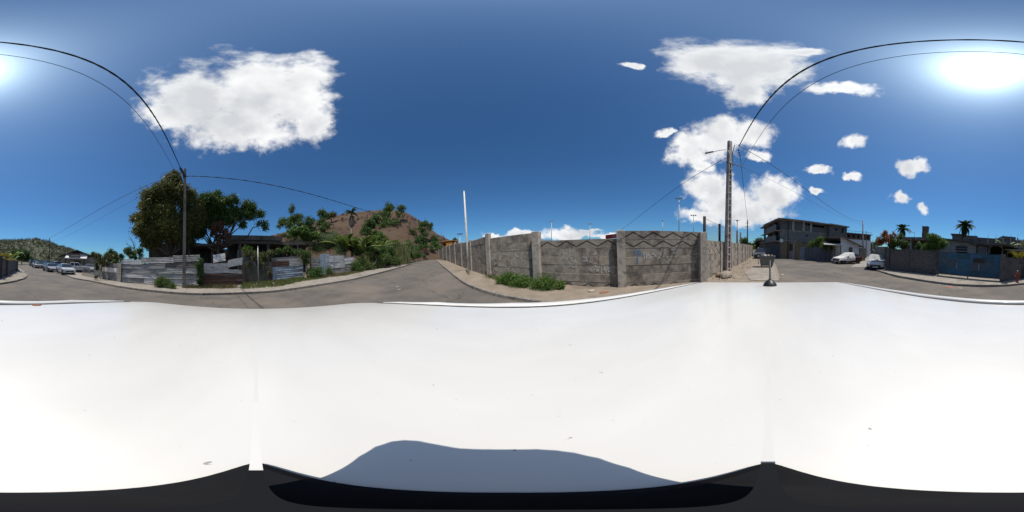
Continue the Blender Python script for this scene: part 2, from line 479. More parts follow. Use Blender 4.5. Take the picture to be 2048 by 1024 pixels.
def strip(name, front, back, m, h=.12, kerb=True, n=5, seed=1, extra=0.):
    """raised surface between two ground lines; the front line is a kerb"""
    def res(pl, k=60):
        pl = [Vector((p[0], p[1])) for p in pl]
        d = [0]
        for a, b in zip(pl, pl[1:]): d.append(d[-1] + (b - a).length)
        out = []
        for i in range(k):
            t = d[-1] * i / (k - 1); j = 0
            while j < len(d) - 2 and d[j + 1] < t: j += 1
            f = (t - d[j]) / max(d[j + 1] - d[j], 1e-6); out.append(pl[j].lerp(pl[j + 1], f))
        return out
    A, B = res(front), res(back); mb = MB(); f = vnoise(seed)
    def fn(a, b):
        i = round(a * 59); p = A[i].lerp(B[i], b)
        return (p.x, p.y, gz(p.x, p.y) + h + extra * b + (.012 * f(p.x * 2, p.y * 2) if 0 < b < 1 else 0))
    mb.grid(fn, 60, n)
    if kerb:
        mb.grid(lambda a, b: ((p := A[round(a * 59)]).x, p.y, gz(p.x, p.y) - .05 + (h + .05) * b), 60, 2)
    return struct(mb.build(name, m, None, False)), A, B

def kerbstones(A, parent, m, h=.135, step=1.0, w=.16, inward=1, seed=3):
    """row of kerbstones along a line, joints between them"""
    rs = random.Random(seed); d = 0; out = []
    pts = [Vector((p.x, p.y)) for p in A]
    cum = [0]
    for a, b in zip(pts, pts[1:]): cum.append(cum[-1] + (b - a).length)
    def P(t):
        j = 0
        while j < len(cum) - 2 and cum[j + 1] < t: j += 1
        return pts[j].lerp(pts[j + 1], min(1, (t - cum[j]) / max(cum[j + 1] - cum[j], 1e-6)))
    t = 0
    while t + step < cum[-1]:
        a, b = P(t + .012), P(t + step - .012); e = (b - a).normalized(); nn = Vector((-e.y, e.x)) * inward * w
        dz = rs.uniform(-.012, .008); off = nn.normalized() * rs.uniform(-.012, .012) - nn * .12
        bt = [a + off, b + off, b + off + nn, a + off + nn]
        lo = [Vector((q.x, q.y, gz(q.x, q.y) - .06)) for q in bt]; hi = [Vector((q.x, q.y, gz(q.x, q.y) + h + dz)) for q in bt]
        hi[0] += Vector((nn.x, nn.y, 0)) * .12; hi[1] += Vector((nn.x, nn.y, 0)) * .12
        out.append(MB().hexa(lo, hi).build('kerbstone', m, parent)); t += step
    return out
KERB = lambda: pm('kerb_concrete', (.27, .245, .21), (.16, .145, .125), 5, .95, .3, c3=(.10, .09, .08), s3=2.)

# left-hand pavement that bends round the corner
kl = [gp(*p) for p in [(100, 543), (134.8, 552), (150, 558), (184.6, 563.6), (246.7, 576.4), (355, 588), (400, 590), (450, 589), (494, 587.4), (550, 584), (611, 575.7), (640, 571), (710, 559.3), (757, 547.6), (804, 534.7), (818, 529.5)]]
fl = [gp(*p, .12) for p in [(112, 539), (164, 547), (180, 550), (201.5, 556), (244.5, 563), (287, 564.5), (311, 567), (367, 571), (400, 572), (440, 570), (482, 567), (517, 565), (545, 562), (607, 555), (645, 551), (690, 546), (720, 541), (760, 532), (800, 525), (812, 523)]]
pav, A, _ = strip('pavement', kl, fl, PAVE(), seed=2)
kerbstones(A, pav, KERB(), inward=-1)
# ground of the yards behind the fence
yb = [Vector((p.x * 2.6 - 6, p.y * 2.3, 0)) for p in fl]
strip('yard_ground', fl, yb, YARD(), h=.10, kerb=False, n=8, seed=5, extra=.35)
# pavement along the concrete wall
kr = [gp(*p) for p in [(872, 521), (882.8, 529.5), (893, 537.7), (915.8, 556.7), (941, 574.5), (987, 589.7), (1042.7, 599.8)]] + [Vector((1.6, 5.3)), Vector((3.3, 4.0)), Vector((4.9, 2.6)), Vector((6.6, 1.0)), Vector((7.9, -.3)), Vector((9.0, -.72)), Vector((15.7, -.84)), Vector((25.4, -.72)), Vector((36, -.1))]
WALLP = [Vector((-21, 44)), Vector((-15, 33.5)), Vector((-11.8, 28)), Vector((-9.19, 23.2)), Vector((-6.95, 19.3)), Vector((-5.1, 16.2)), Vector((-3.41, 13.5)), Vector((-1.52, 10.75)), Vector((1.40, 8.66)), Vector((4.79, 6.04)), Vector((7.89, 3.42)),
         Vector((11.04, 3.36)), Vector((13.8, 3.2)), Vector((16.4, 3.12)), Vector((19.0, 3.08)), Vector((21.7, 3.08)), Vector((24.5, 3.1)), Vector((27.2, 3.12)), Vector((36, 3.4))]
wb = [Vector((p.x, p.y)) for p in WALLP[2:]]
pav2, A2, _ = strip('pavement', kr, wb, pm('dusty_pavement', (.27, .222, .172), (.20, .16, .12), 1.6, 1., .4, c3=(.15, .118, .09), s3=.45, world=True, bscale=20), seed=7, n=7)
kerbstones(A2[:34], pav2, KERB(), inward=-1, seed=5)
# concrete apron and bare earth beside the big pole
mb = MB(); ap = [Vector((8.6, .9)), Vector((8.7, -.55)), Vector((15.5, -.62)), Vector((15.2, 1.3)), Vector((11, 1.6))]
mb.prism([(p.x, p.y, .06) for p in ap], (0, 0, .085)); struct(mb.build('concrete_apron', PAVE()))
# pavement in front of the blue gate, round the corner to the right of the hydrant
ks = [gp(*p) for p in [(1752, 541.5), (1759, 544), (1793.7, 554.6), (1832, 561), (1860, 565.4), (1912, 571.8), (1965, 574), (2011.7, 573)]] + [gp(*p) for p in [(0.1, 569.4), (29.3, 564.5), (48.8, 558.7), (55.7, 552.8), (48.5, 544), (38, 537)]]
bs = [gp(*p) for p in [(1766, 538), (1773, 539.6), (1800, 543), (1832, 546.5), (1873, 550.3), (1930, 556), (2001, 562.5)]] + [gp(*p) for p in [(0.1, 556.5), (12, 552), (24, 546), (33, 542), (34, 538)]]
pav3, A3, _ = strip('pavement', ks, bs, PAVE(), seed=9)
kerbstones(A3, pav3, KERB(), inward=1, seed=8)
yb = [Vector((p.x * 2.2 + 4, p.y * 2.4 - 4)) for p in bs]
strip('yard_ground', bs, yb, YARD(), h=.08, kerb=False, n=5, seed=4)
# lane of pale concrete that leaves the crossing by the white house
al = [gp(1700, 534), gp(1722, 523), gp(1738, 511.5)]; ar = [gp(1735, 534), gp(1742, 521), gp(1743, 512)]
strip('lane', al, ar, pm('lane_concrete', (.30, .28, .25), (.22, .2, .18), 1.5, .95, world=True), h=.012, kerb=False, n=3)
# gritty shoulder along the far pavement
strip('road_shoulder', [p + Vector((.5, -.5, 0)) if i else p for i, p in enumerate([Vector((q.x, q.y, 0)) for q in kr[3:10]])], [Vector((q.x, q.y)) for q in kr[3:10]], pm('road_dust', (.25, .195, .145), (.16, .13, .10), 2, 1., world=True), h=.006, kerb=False, n=3)

# ---- hills
def hill(name, crest, base_k, m, seed, back=2.2, rows=26, rough=.05, power=.8):
    """crest: bearing px, elevation px, distance; the slope falls towards the viewer and away behind"""
    cols = 90; fx = vnoise(seed); mb = MB()
    C = [at(*c) for c in crest]; PX = [c[0] for c in crest]
    def col(a):
        x = PX[0] + (PX[-1] - PX[0]) * a; j = 0
        while j < len(PX) - 2 and PX[j + 1] < x: j += 1
        f = (x - PX[j]) / (PX[j + 1] - PX[j]); return C[j].lerp(C[j + 1], f)
    def fn(a, b):
        c = col(a); D = math.hypot(c.x, c.y)
        if b < .6:
            t = b / .6; k = base_k + (1 - base_k) * t; z0 = -.5
            z = z0 + (c.z - z0) * t ** power
        else:
            t = (b - .6) / .4; k = 1 + (back - 1) * t; z = c.z * (1 - t ** 1.4) - 4 * t
        q = fx(c.x * k * 12 / D, c.y * k * 12 / D) + .4 * fx(c.x * k * 40 / D, c.y * k * 40 / D)
        return (c.x * k, c.y * k, z + q * rough * c.z * (min(1, b * 3) if b < .55 else .35))
    mb.grid(fn, cols, rows)
    return struct(mb.build(name, m, None, True)), fn
HB = pm('dry_hill', (.088, .048, .030), (.052, .030, .020), .35, 1., .6, c3=(.085, .062, .034), s3=.09, t3=(.48, .68), world=True, bscale=1.2, stretch=(1, 1, 3.5))
dry, dryf = hill('hill', [(470, 494, 62), (530, 474, 66), (600, 456, 70), (640, 440, 73), (690, 427, 76), (752, 420.5, 78), (790, 420, 80), (815, 426, 82), (842, 443, 84), (874, 467, 88), (902, 481, 95), (915, 493, 105)], .5, HB, 11, rough=.055)
HG = pm('scrub_hill', (.085, .085, .045), (.05, .06, .03), .02, 1., c3=(.16, .13, .09), s3=.012, t3=(.5, .66), world=True, stretch=(1, 1, 2))
grn, grnf = hill('hill', [(-130, 505, 480), (-80, 494, 470), (-40, 486, 460), (0, 483, 450), (35, 481, 450), (62, 479.8, 450), (78, 480, 450), (100, 486, 450), (130, 497, 450), (152, 504, 440), (185, 515, 430), (215, 522, 430)], .3, HG, 21, rough=.03)
mt, _ = hill('mountain', [(930, 500, 7000), (985, 484, 7000), (1060, 476, 7000), (1100, 480, 7000), (1150, 487, 7200), (1230, 492, 7400), (1310, 500, 7500)], .7, pm('haze_blue_forest', (.10, .14, .17), (.08, .12, .15), .001, 1., world=True), 31, rough=.02)  # blue of distant haze put into the mountain colour

# ================================================================== the white car that carries the viewpoint
own = thing('parked_car', 'white car under the viewpoint, its broad roof with stub antenna filling the foreground', 'car')
own.matrix_world = Matrix.Translation((0, 0, EYE)) @ ROT.to_4x4()
HR = .17
def roofz(u, v):
    z = -HR - (.165 if u < 0 else .0274) * u * u - .05 * (v + .017) ** 2
    if u > 1.33: z -= 2.2 * (u - 1.33) ** 2
    if u < -.95: z -= 1.6 * (u + .95) ** 2
    return z
def carpaint():
    m = pm('car_roof_paint', (.66, .645, .61), (.62, .605, .575), 3, .36, coat=.35, c3=(.56, .54, .505), s3=2.2, t3=(.42, .80), stretch=(.6, 1.6, 1))
    t = m.node_tree; n = t.nodes; b = n['Principled BSDF']; src = b.inputs['Base Color'].links[0].from_socket
    tc = n.new('ShaderNodeTexCoord')
    for sc_, th, cc in ((110, .752, (.30, .28, .26)), (230, .765, (.34, .32, .29)), (55, .79, (.36, .30, .25))):
        x = n.new('ShaderNodeTexNoise'); x.inputs['Scale'].default_value = sc_; x.inputs['Detail'].default_value = 2; t.links.new(tc.outputs['Object'], x.inputs['Vector'])
        r = n.new('ShaderNodeMapRange'); r.inputs['From Min'].default_value = th; r.inputs['From Max'].default_value = th + .03; t.links.new(x.outputs['Fac'], r.inputs['Value'])
        mx = n.new('ShaderNodeMix'); mx.data_type = 'RGBA'; t.links.new(r.outputs[0], mx.inputs[0]); t.links.new(src, mx.inputs[6]); mx.inputs[7].default_value = cc + (1,)
        src = mx.outputs[2]
    t.links.new(src, b.inputs['Base Color'])
    return m
RP = carpaint()
VR, VL = .600, -.635
mb = MB(); mb.grid(lambda a, b: ((u := -1.12 + 2.56 * a), (v := (VL + .022) + (VR - VL - .044) * b), roofz(u, v)), 70, 40)
mb.build('roof', RP, own, True)
def rail(v, s):
    """raised moulding along the roof edge, with a dark seam on its inner side"""
    ks = [-.66, -.6, -.5, -.3, 0, .3, .6, .9, 1.15, 1.32, 1.36]
    zr = lambda u: -.178 - .19 * max(0, -u) ** 2 - .034 * max(0, u) ** 2
    mb = MB()
    def fn(a, b):
        u = ks[round(a * (len(ks) - 1))]; t = PI * b; f = 1 if -.6 <= u <= 1.32 else .25
        return (u, v - s * .019 * math.cos(t), zr(u) - .03 + .030 * f * math.sin(t) ** .35)
    mb.grid(fn, len(ks), 9); r = mb.build('roof_rail', RP, own, True)
    mb = MB(); mb.grid(lambda a, b: ((u := -.62 + 1.97 * a), v - s * (.034 - .012 * b), roofz(u, v - s * .03) + .0015), 24, 2)
    mb.build('seam', pm('rubber_seam', (.03, .03, .032), (.05, .05, .05), 20, .8), r)
    # body side below the moulding
    mb = MB()
    def side(a, b):
        u = -1.0 + 2.4 * a; z0 = zr(u) - .03
        prof = [(0.022, 0), (.05, -.03), (.13, -.30), (.2, -.55), (.22, -.62), (.23, -.95), (.2, -1.25)]
        o, dz = prof[round(b * 6)]
        return (u, v + s * o, z0 + dz)
    mb.grid(side, 12, 7); return mb, r
for v, s, in ((VR, 1), (VL, -1)):
    mb, r = rail(v, s); mb.build('body_side', RP, own, True)
    MB().grid(lambda a, b: (-.75 + 1.95 * a, v + s * (.075 + .1 * b), -.30 - .27 * b), 8, 3).build('side_window', glassm(), own)
    for k in range(2):
        u = (-2.15, 1.0)[k]
        p = ROT @ Vector((u, v + s * .15, 0))
        w = MB().lathe([(.16, -.11), (.31, -.12), (.32, -.05), (.32, .05), (.31, .12), (.16, .11)], 20, axis='y').build('wheel', RUBBER(), own, True)
        w.matrix_parent_inverse = own.matrix_world.inverted()
        w.matrix_world = Matrix.Translation((p.x, p.y, .32 + gz(p.x, p.y)))
rust = MB().lathe([(.001, 0), (.016, .0005), (.024, .001), (.02, .003)], 12).build('rust_patch', pm('rust_spot', (.35, .13, .05), (.2, .07, .03), 60, .95), own)
rust.location = (.1507 * 1, -.585, roofz(.15, -.585)); rust.scale = (.8, .3, 1)
rust.location = (-.135, VL + .045, roofz(-.135, VL + .045))
MB().grid(lambda a, b: (-1.12 - .75 * a, -.56 + 1.1 * b - (b - .5) * -.15 * a, roofz(-1.12, 0) - .02 - .50 * a - .06 * (b - .5) ** 2), 6, 6).build('windscreen', glassm(), own, True)
MB().grid(lambda a, b: (-1.87 - 1.05 * a, (-.66 + 1.3 * b), roofz(-1.12, 0) - .53 - .16 * a - .25 * max(0, a - .8) - .1 * (b - .5) ** 2), 8, 6).build('bonnet', RP, own, True)
MB().grid(lambda a, b: (1.46 + .12 * a, -.58 + 1.12 * b, roofz(1.4, 0) - .04 - .5 * a), 4, 4).build('rear_window', glassm(), own, True)
MB().prism([(-2.98, -.84, -1.5), (-3.0, -.84, -1.3), (-2.92, -.84, -1.13), (-1.85, -.84, -1.0), (1.62, -.84, -.82), (1.74, -.84, -1.0), (1.70, -.84, -1.52)], (0, 1.645, 0)).build('lower_body', RP, own)
MB().box(1.5, 1.70, -.66, .62, -1.2, -.74).build('tailgate', RP, own)
for v in (-.6, .56): MB().box(-3.02, -2.9, v - .16, v + .16, -1.24, -1.12).build('headlight', glassm(), own)
MB().box(-3.06, -2.8, -.80, .77, -1.52, -1.34).build('front_bumper', BLACK(), own)
ant = MB().lathe([(.047, 0), (.046, .008), (.040, .018), (.030, .030), (.018, .039), (.009, .046)], 20).build('antenna_base', BLACK(), own, True)
ant.location = (1.10, -.013, roofz(1.1, 0)); 
MB().tube([(0, 0, .045), (-.004, 0, .10), (-.010, 0, .172)], [.0075, .0065, .0055], 8).build('antenna_mast', pm('antenna_grey', (.20, .17, .15), (.13, .115, .10), 30, .7), ant, True)
# dark foot of the camera, with thin edge-on plates added to cast its shadow
mnt = thing('camera_mount', 'small dark camera foot on the white car roof, with thin added plates throwing a blue-grey shadow', 'mount')
mnt.matrix_world = Matrix.Translation((0, 0, EYE)) @ ROT.to_4x4() @ Matrix.Translation((0, 0, -HR))
GREY = pm('mount_grey', (.011, .0115, .0135), (.008, .008, .009), 40, .75)
def foot_ring(z, a, b, e=1.45):
    return [(a * math.copysign(abs(math.cos(t)) ** (2 / e), math.cos(t)), b * math.copysign(abs(math.sin(t)) ** (2 / e), math.sin(t)), z) for t in [2 * PI * i / 40 for i in range(40)]]
mb = MB(); mb.add(foot_ring(-.012, .054, .022) + foot_ring(.004, .052, .020) + foot_ring(.008, .046, .016), [tuple(range(80, 120))] + [(i, (i + 1) % 40, (i + 1) % 40 + 40, i + 40) for i in range(40)] + [(i + 40, (i + 1) % 40 + 40, (i + 1) % 40 + 80, i + 80) for i in range(40)])
mb.build('foot', GREY, mnt)
GREY.node_tree.nodes['Principled BSDF'].inputs['Specular IOR Level'].default_value = .08
half = [(.024, .006), (.033, .045), (.040, .080), (.042, .112), (.039, .134), (.034, .146), (.027, .153), (.016, .154), (.0056, .1525)]  # outline of the added plates, shaped for the shadow of the camera body
for s_ in (-1, 1):
    MB().prism([(s_ * x, -.00025, z - (.004 if s_ < 0 and z > .1 else 0)) for x, z in [(.0056, .006)] + half], (0, .0005, 0)).build('shadow_plate', RP, mnt)  # added shadow casters, roof-white and edge-on to the eye
MB().prism([(-.0055, -.00025, .006), (.0055, -.00025, .006), (.0055, -.00025, .152), (-.0055, -.00025, .149)], (0, .0005, 0)).build('shadow_spine', GREY, mnt)  # added dark middle strip, casts shadow together with the plates

# ================================================================== the precast concrete wall
wall = thing('concrete_wall', 'long weathered precast concrete wall with zigzag grooves and graffiti beside the pavement', 'wall')
def lerp(a, b, t): return a + (b - a) * t
#  tops of the bays (left end, right end) in metres over the ground at that end, style of the upper planks
WTOP = {0: (2.6, 2.6), 1: (2.6, 2.6), 2: (2.6, 2.6), 3: (2.62, 2.6), 4: (2.6, 2.6), 5: (2.6, 2.62), 6: (2.62, 2.7)}
def pillar(P, prev, nxt, top, m, w=.30, d=.30, lab=None):
    e = (nxt - prev).normalized(); nn = Vector((e.y, -e.x)); nn = nn if nn.dot(-P) > 0 else -nn
    z0 = gz(P.x, P.y) - .2; mb = MB(); q = []
    for zz, k in ((z0, 1.), (top - .02, 1.), (top, .93)):
        q.append([Vector((*(P + e * (su * w / 2 * k) + nn * (sw * k)), zz)) for su, sw in ((-1, -.09), (1, -.09), (1, d - .09), (-1, d - .09))])
    mb.hexa(q[0], q[1]); o = len(mb.v); mb.add(q[2], [(0, 1, 2, 3)])
    for k in range(4): mb.f.append((4 + k, 4 + (k + 1) % 4, o + (k + 1) % 4, o + k))
    mb.f.remove((4, 5, 6, 7))
    o = mb.build('pillar', m, wall); return o
def bay(i, zl, zr, style, n=6, seed=0):
    """six stacked planks between two pillars; style: plain, one (a zigzag groove), two (a row of diamonds)"""
    fr = Frame(WALLP[i], WALLP[i + 1]); rs = random.Random(seed + i)
    u0, u1 = .10, fr.L - .10
    b0, b1 = gz(*WALLP[i]) - .12, gz(*WALLP[i + 1]) - .12
    Zb = lambda u: lerp(b0, b1, u / fr.L); Zt = lambda u: lerp(zl, zr, u / fr.L)
    nz = 1 if style == 'one' else 2 if style == 'two' else 0
    for k in range(n):
        th = .055 + rs.uniform(-.006, .008); g = -.0005
        lo = lambda u, k=k: lerp(Zb(u), Zt(u), k / n) + g
        hi = lambda u, k=k: lerp(Zb(u), Zt(u), (k + 1) / n) - g
        mb = MB()
        zig = (k >= n - nz) or (k == 0 and nz)
        if not zig:
            fr_ = [fr.p(u0, th, lo(u0)), fr.p(u1, th, lo(u1)), fr.p(u1, th, hi(u1)), fr.p(u0, th, hi(u0))]
            c = .016
            bv = [fr.p(u0, th - c, lo(u0)), fr.p(u1, th - c, lo(u1)), fr.p(u1, th - c, hi(u1)), fr.p(u0, th - c, hi(u0))]
            fv = [fr.p(u0, th, lo(u0) + c), fr.p(u1, th, lo(u1) + c), fr.p(u1, th, hi(u1) - c), fr.p(u0, th, hi(u0) - c)]
            bk = [fr.p(u0, 0, lo(u0)), fr.p(u1, 0, lo(u1)), fr.p(u1, 0, hi(u1)), fr.p(u0, 0, hi(u0))]
            mb.add(bk + bv + fv, [(3, 2, 1, 0), (8, 9, 10, 11)] + [(a, (a + 1) % 4, (a + 1) % 4 + 4, a + 4) for a in range(4)] + [(a + 4, (a + 1) % 4 + 4, (a + 1) % 4 + 8, a + 8) for a in range(4)])
        else:
            flip = (k == n - 1) or k == 0           # topmost row rises to the plank's edge
            P = 4; pts = []
            for j in range(2 * P + 1):
                t = j / (2 * P); u = lerp(u0, u1, t)
                t2 = (j % 2 == 1) if flip else (j % 2 == 0)
                pts.append((u, lerp(lo(u), hi(u), .80 if t2 else .14)))
            gw = .072
            low = [fr.p(u, 0.002, z - gw * .45) for u, z in pts]; upp = [fr.p(u, 0.002, z + gw * .55) for u, z in pts]
            d = Vector((fr.n.x, fr.n.y, 0)) * th
            for j in range(2 * P):
                (ua, za), (ub, zb_) = pts[j], pts[j + 1]
                for qa, qb, ra, rb in ((lo(ua), lo(ub), za - gw * .45, zb_ - gw * .45), (za + gw * .55, zb_ + gw * .55, hi(ua), hi(ub))):
                    mb.hexa([fr.p(ua, 0, qa), fr.p(ub, 0, qb), fr.p(ub, th, qb), fr.p(ua, th, qa)], [fr.p(ua, 0, max(ra, qa + .004)), fr.p(ub, 0, max(rb, qb + .004)), fr.p(ub, th, max(rb, qb + .004)), fr.p(ua, th, max(ra, qa + .004))])
            mb.hexa([fr.p(u0, -.02, lo(u0)), fr.p(u1, -.02, lo(u1)), fr.p(u1, .004, lo(u1)), fr.p(u0, .004, lo(u0))], [fr.p(u0, -.02, hi(u0)), fr.p(u1, -.02, hi(u1)), fr.p(u1, .004, hi(u1)), fr.p(u0, .004, hi(u0))])
        o = mb.build('plank', CONC(), wall)
    return fr
PT = {}
pill_px = {3: 480.6, 4: 485, 5: 483.5, 6: 479.8, 7: 467.4, 8: 463.6, 9: 461, 10: 464.8}
pxs = {3: 902.6, 4: 912.5, 5: 925.5, 6: 945, 7: 979, 8: 1079, 9: 1255, 10: 1406}
for i, P in enumerate(WALLP):
    D = P.length
    top = at(pxs[i], pill_px[i], D).z if i in pxs and i > 3 else gz(P.x, P.y) + (2.85 if i < 5 else 2.42)
    if i >= 11: top = gz(P.x, P.y) + 2.36
    PT[i] = top
    prev, nxt = WALLP[max(0, i - 1)], WALLP[min(len(WALLP) - 1, i + 1)]
    if i == 10: prev, nxt = WALLP[9], WALLP[10]
    if i < 18: pillar(P, prev, nxt, top, CONC_LIGHT(), w=.38 if 7 <= i <= 10 else .24, d=.40 if 8 <= i <= 10 else .22)
FR = {}
for i in range(len(WALLP) - 1):
    if i <= 6: FR[i] = bay(i, PT[i] - .12, PT[i + 1] - .14, 'plain')
    elif i == 7: FR[i] = bay(i, at(984, 476.5, 10.7).z, at(1065, 466, 8.9).z, 'plain')
    elif i == 8: FR[i] = bay(i, at(1088, 482, 8.6).z, at(1240, 477.5, 7.75).z, 'one', n=6)
    elif i == 9: FR[i] = bay(i, at(1265, 461.5, 7.7).z, at(1396, 464.5, 8.5).z, 'two', n=7)
    else: FR[i] = bay(i, 2.33, 2.30, 'two' if i < 14 else 'plain', n=6)

# graffiti: strokes of paint on the planks
def strokes(i, lines, m, w=.03, lab=None):
    fr = FR[i]; mb = MB(); off = .068
    for ln in lines:
        pts = [fr.hit(*p, off) for p in ln]
        for (a, za), (b, zb_) in zip(pts, pts[1:]):
            d = Vector((b - a, zb_ - za))
            if d.length < 1e-4: continue
            d.normalize(); q = Vector((-d.y, d.x)) * w / 2; ex = d * w * .4
            vs = [fr.p(a - ex.x + q.x, off, za - ex.y + q.y), fr.p(b + ex.x + q.x, off, zb_ + ex.y + q.y), fr.p(b + ex.x - q.x, off, zb_ + ex.y - q.y), fr.p(a - ex.x - q.x, off, za - ex.y - q.y)]
            off += .00002
            mb.add(vs, [(0, 1, 2, 3)])
    o = mb.build('graffiti', m, wall)
    if lab: o['label'] = lab
    return o
def worn(name, c, lo=.42, hi=.60):
    """brush paint that has flaked away in places"""
    m = pm(name, c, tuple(v * .8 for v in c), 20, .9, world=True)
    t = m.node_tree; n = t.nodes; b = n['Principled BSDF']
    ge = n.new('ShaderNodeNewGeometry'); x = n.new('ShaderNodeTexNoise'); x.inputs['Scale'].default_value = 14; x.inputs['Detail'].default_value = 6
    t.links.new(ge.outputs['Position'], x.inputs['Vector'])
    r = n.new('ShaderNodeMapRange'); r.inputs['From Min'].default_value = lo; r.inputs['From Max'].default_value = hi
    t.links.new(x.outputs['Fac'], r.inputs['Value']); t.links.new(r.outputs[0], b.inputs['Alpha'])
    return m
Z1 = lambda x, y: (1110 + x / 12.8, 480 + y / 12.8)
WP = worn('white_graffiti', (.56, .55, .52), .30, .56)
g1 = [[(130, 440), (150, 500), (200, 490), (215, 300)], [(270, 320), (215, 430), (300, 510)], [(325, 430), (320, 505)], [(375, 190), (375, 400)], [(345, 420), (410, 500)], [(430, 440), (430, 540), (560, 590)], [(470, 520), (500, 590), (520, 500), (560, 580)],
      [(700, 440), (810, 440), (720, 540), (830, 520)], [(780, 560), (810, 480), (840, 590)], [(850, 540), (950, 580)], [(990, 600), (1070, 600)], [(1030, 600), (1030, 690), (1080, 660)], [(930, 730), (890, 760), (920, 800), (1010, 740), (980, 800)], [(1050, 740), (1110, 790), (1060, 800)],
      [(1190, 640), (1190, 860)], [(1190, 640), (1250, 620), (1270, 690), (1240, 760)], [(1290, 690), (1270, 760), (1320, 830)], [(1420, 680), (1350, 760), (1370, 810), (1425, 780), (1415, 690)], [(150, 640), (160, 700)], [(150, 640), (215, 645), (220, 705)],
      [(320, 700), (410, 650), (440, 690), (545, 690)], [(540, 640), (540, 690)], [(980, 345), (1020, 375), (1070, 345), (1020, 290), (1020, 375)]]
strokes(8, [[Z1(*p) for p in l] for l in g1], WP, .034, 'scratchy white painted writing')
strokes(8, [[Z1(*p) for p in l] for l in [[(1140, 180), (1125, 380), (1110, 580)], [(705, 250), (700, 380)], [(360, 190), (430, 200)]]], worn('red_wash', (.24, .15, .11), .42, .66), .09)
Z2 = lambda x, y: (975 + x / 9.31, 480 + y / 9.31)
g2 = [[(85, 420), (80, 370), (150, 290), (180, 235), (235, 240), (250, 270)], [(290, 265), (340, 255), (380, 290)], [(230, 340), (245, 375)], [(430, 190), (580, 180), (520, 250), (520, 290), (610, 330), (660, 380), (640, 405)], [(130, 390), (130, 460), (160, 420), (180, 440), (180, 400)], [(200, 475), (290, 465)],
      [(440, 390), (445, 450)], [(455, 520), (480, 575), (525, 600)], [(640, 400), (700, 395), (695, 440)], [(700, 530), (712, 660)], [(340, 525), (390, 525), (420, 505)]]
strokes(7, [[Z2(*p) for p in l] for l in g2], worn('chalk_graffiti', (.60, .59, .56), .28, .52), .028, 'loose white chalk outline scrawl')
Z3 = lambda x, y: (1255 + x / 7.875, 455 + y / 7.875)
strokes(9, [[Z3(*p) for p in l] for l in [[(110, 370), (180, 365), (200, 400), (120, 405)], [(190, 420), (245, 430)], [(155, 450), (150, 560)]]], worn('blue_graffiti', (.13, .23, .36), .36, .6), .10, 'faded blue painted letters')
strokes(9, [[Z3(*p) for p in l] for l in [[(260, 400), (265, 500)], [(300, 400), (300, 480), (330, 410), (345, 490)], [(390, 415), (425, 415), (440, 460)], [(430, 430), (450, 460)], [(515, 400), (510, 470), (470, 490)], [(690, 350), (720, 310), (750, 340), (700, 360)], [(740, 400), (770, 400)], [(370, 440), (370, 500)]]], WP, .04, 'white painted letters')
strokes(9, [[Z3(*p) for p in l] for l in [[(520, 360), (505, 340), (530, 312), (562, 320), (563, 400), (545, 450), (500, 470)], [(630, 310), (670, 330), (685, 390), (660, 480), (620, 505), (600, 470)], [(90, 715), (150, 700), (165, 755)], [(95, 735), (150, 735)], [(100, 760), (130, 760)]]], worn('black_graffiti', (.03, .03, .03), .3, .5), .026, 'thin black sprayed curls')

# ---- bushes, stones and rubble at the foot of the wall
LG = leafm('bright_leaf', (.06, .125, .022), (.13, .21, .045))
GR = leafm('grass_blade', (.06, .10, .02), (.15, .19, .055), (.28, .23, .12))
def foot(px, py): return gp(px, py, .12)
def bushes(name, label, cat, spots, n, size, m, seed, grp=None, twig=True, width=.3):
    """one leafy bush: spots are (bearing px, foot px, radius, height)"""
    b0 = foot(spots[0][0], spots[0][1])
    t = thing(name, label, cat, b0, 0, grp)
    bl = []
    for px, py, r, h in spots:
        p = foot(px, py) - b0; bl.append((p.x, p.y, p.z + h * .5, r, r, h * .55))
    link('foliage', leaves_mesh('foliage', bl, n, size, m, seed, width=width, shell=.25, sub=0, dense=1.7), t)
    rs = random.Random(seed)
    for x, y, z, r, _, h in bl:
        for k in range(3):
            a = rs.uniform(0, 6.28); MB().tube([(x, y, z - h * .95), (x + r * .3 * math.cos(a), y + r * .3 * math.sin(a), z), (x + r * .6 * math.cos(a), y + r * .6 * math.sin(a), z + h * .5)], [.012, .008, .004], 4).build('stem', BARK(), t)
    return t
bushes('bush', 'low spreading green weed bush against the plain grey wall bay', 'bush', [(1003, 567, .35, .35), (1020, 569, .45, .55), (1036, 572, .5, .5), (1050, 573, .4, .4)], 5200, .085, LG, 3, 'weeds at the foot of the concrete wall')
bushes('bush', 'tall grassy green weed clump beside the broad pillar', 'bush', [(1072, 577, .35, .35), (1090, 578, .45, .6), (1101, 578, .3, .4)], 3600, .09, LG, 4, 'weeds at the foot of the concrete wall', width=.2)
bushes('bush', 'small lone leafy sprig right of the grassy weeds', 'bush', [(1124, 578, .16, .34)], 420, .08, LG, 5, 'weeds at the foot of the concrete wall', width=.55)
def rock(name, label, p, r, m, seed, sc_=(1, .8, .6), cat='stone', grp=None):
    f = vnoise(seed); mb = MB()
    mb.grid(lambda a, b: (lambda t, q: (r * (1 + .18 * f(3 * math.cos(t) * math.sin(q), 3 * q)) * math.cos(t) * math.sin(q) * sc_[0], r * (1 + .18 * f(3 * math.sin(t), 2 * q)) * math.sin(t) * math.sin(q) * sc_[1], r * sc_[2] * (.55 + (1 + .2 * f(4 * t / 6.283, q * 3) * math.sin(q)) * math.cos(q))))(2 * PI * a, PI * b), 13, 8)
    o = mb.build(name, m); o.location = p; return tag(o, label, cat, grp)
PALE = pm('pale_stone', (.45, .41, .35), (.32, .28, .23), 9, .95, .4)
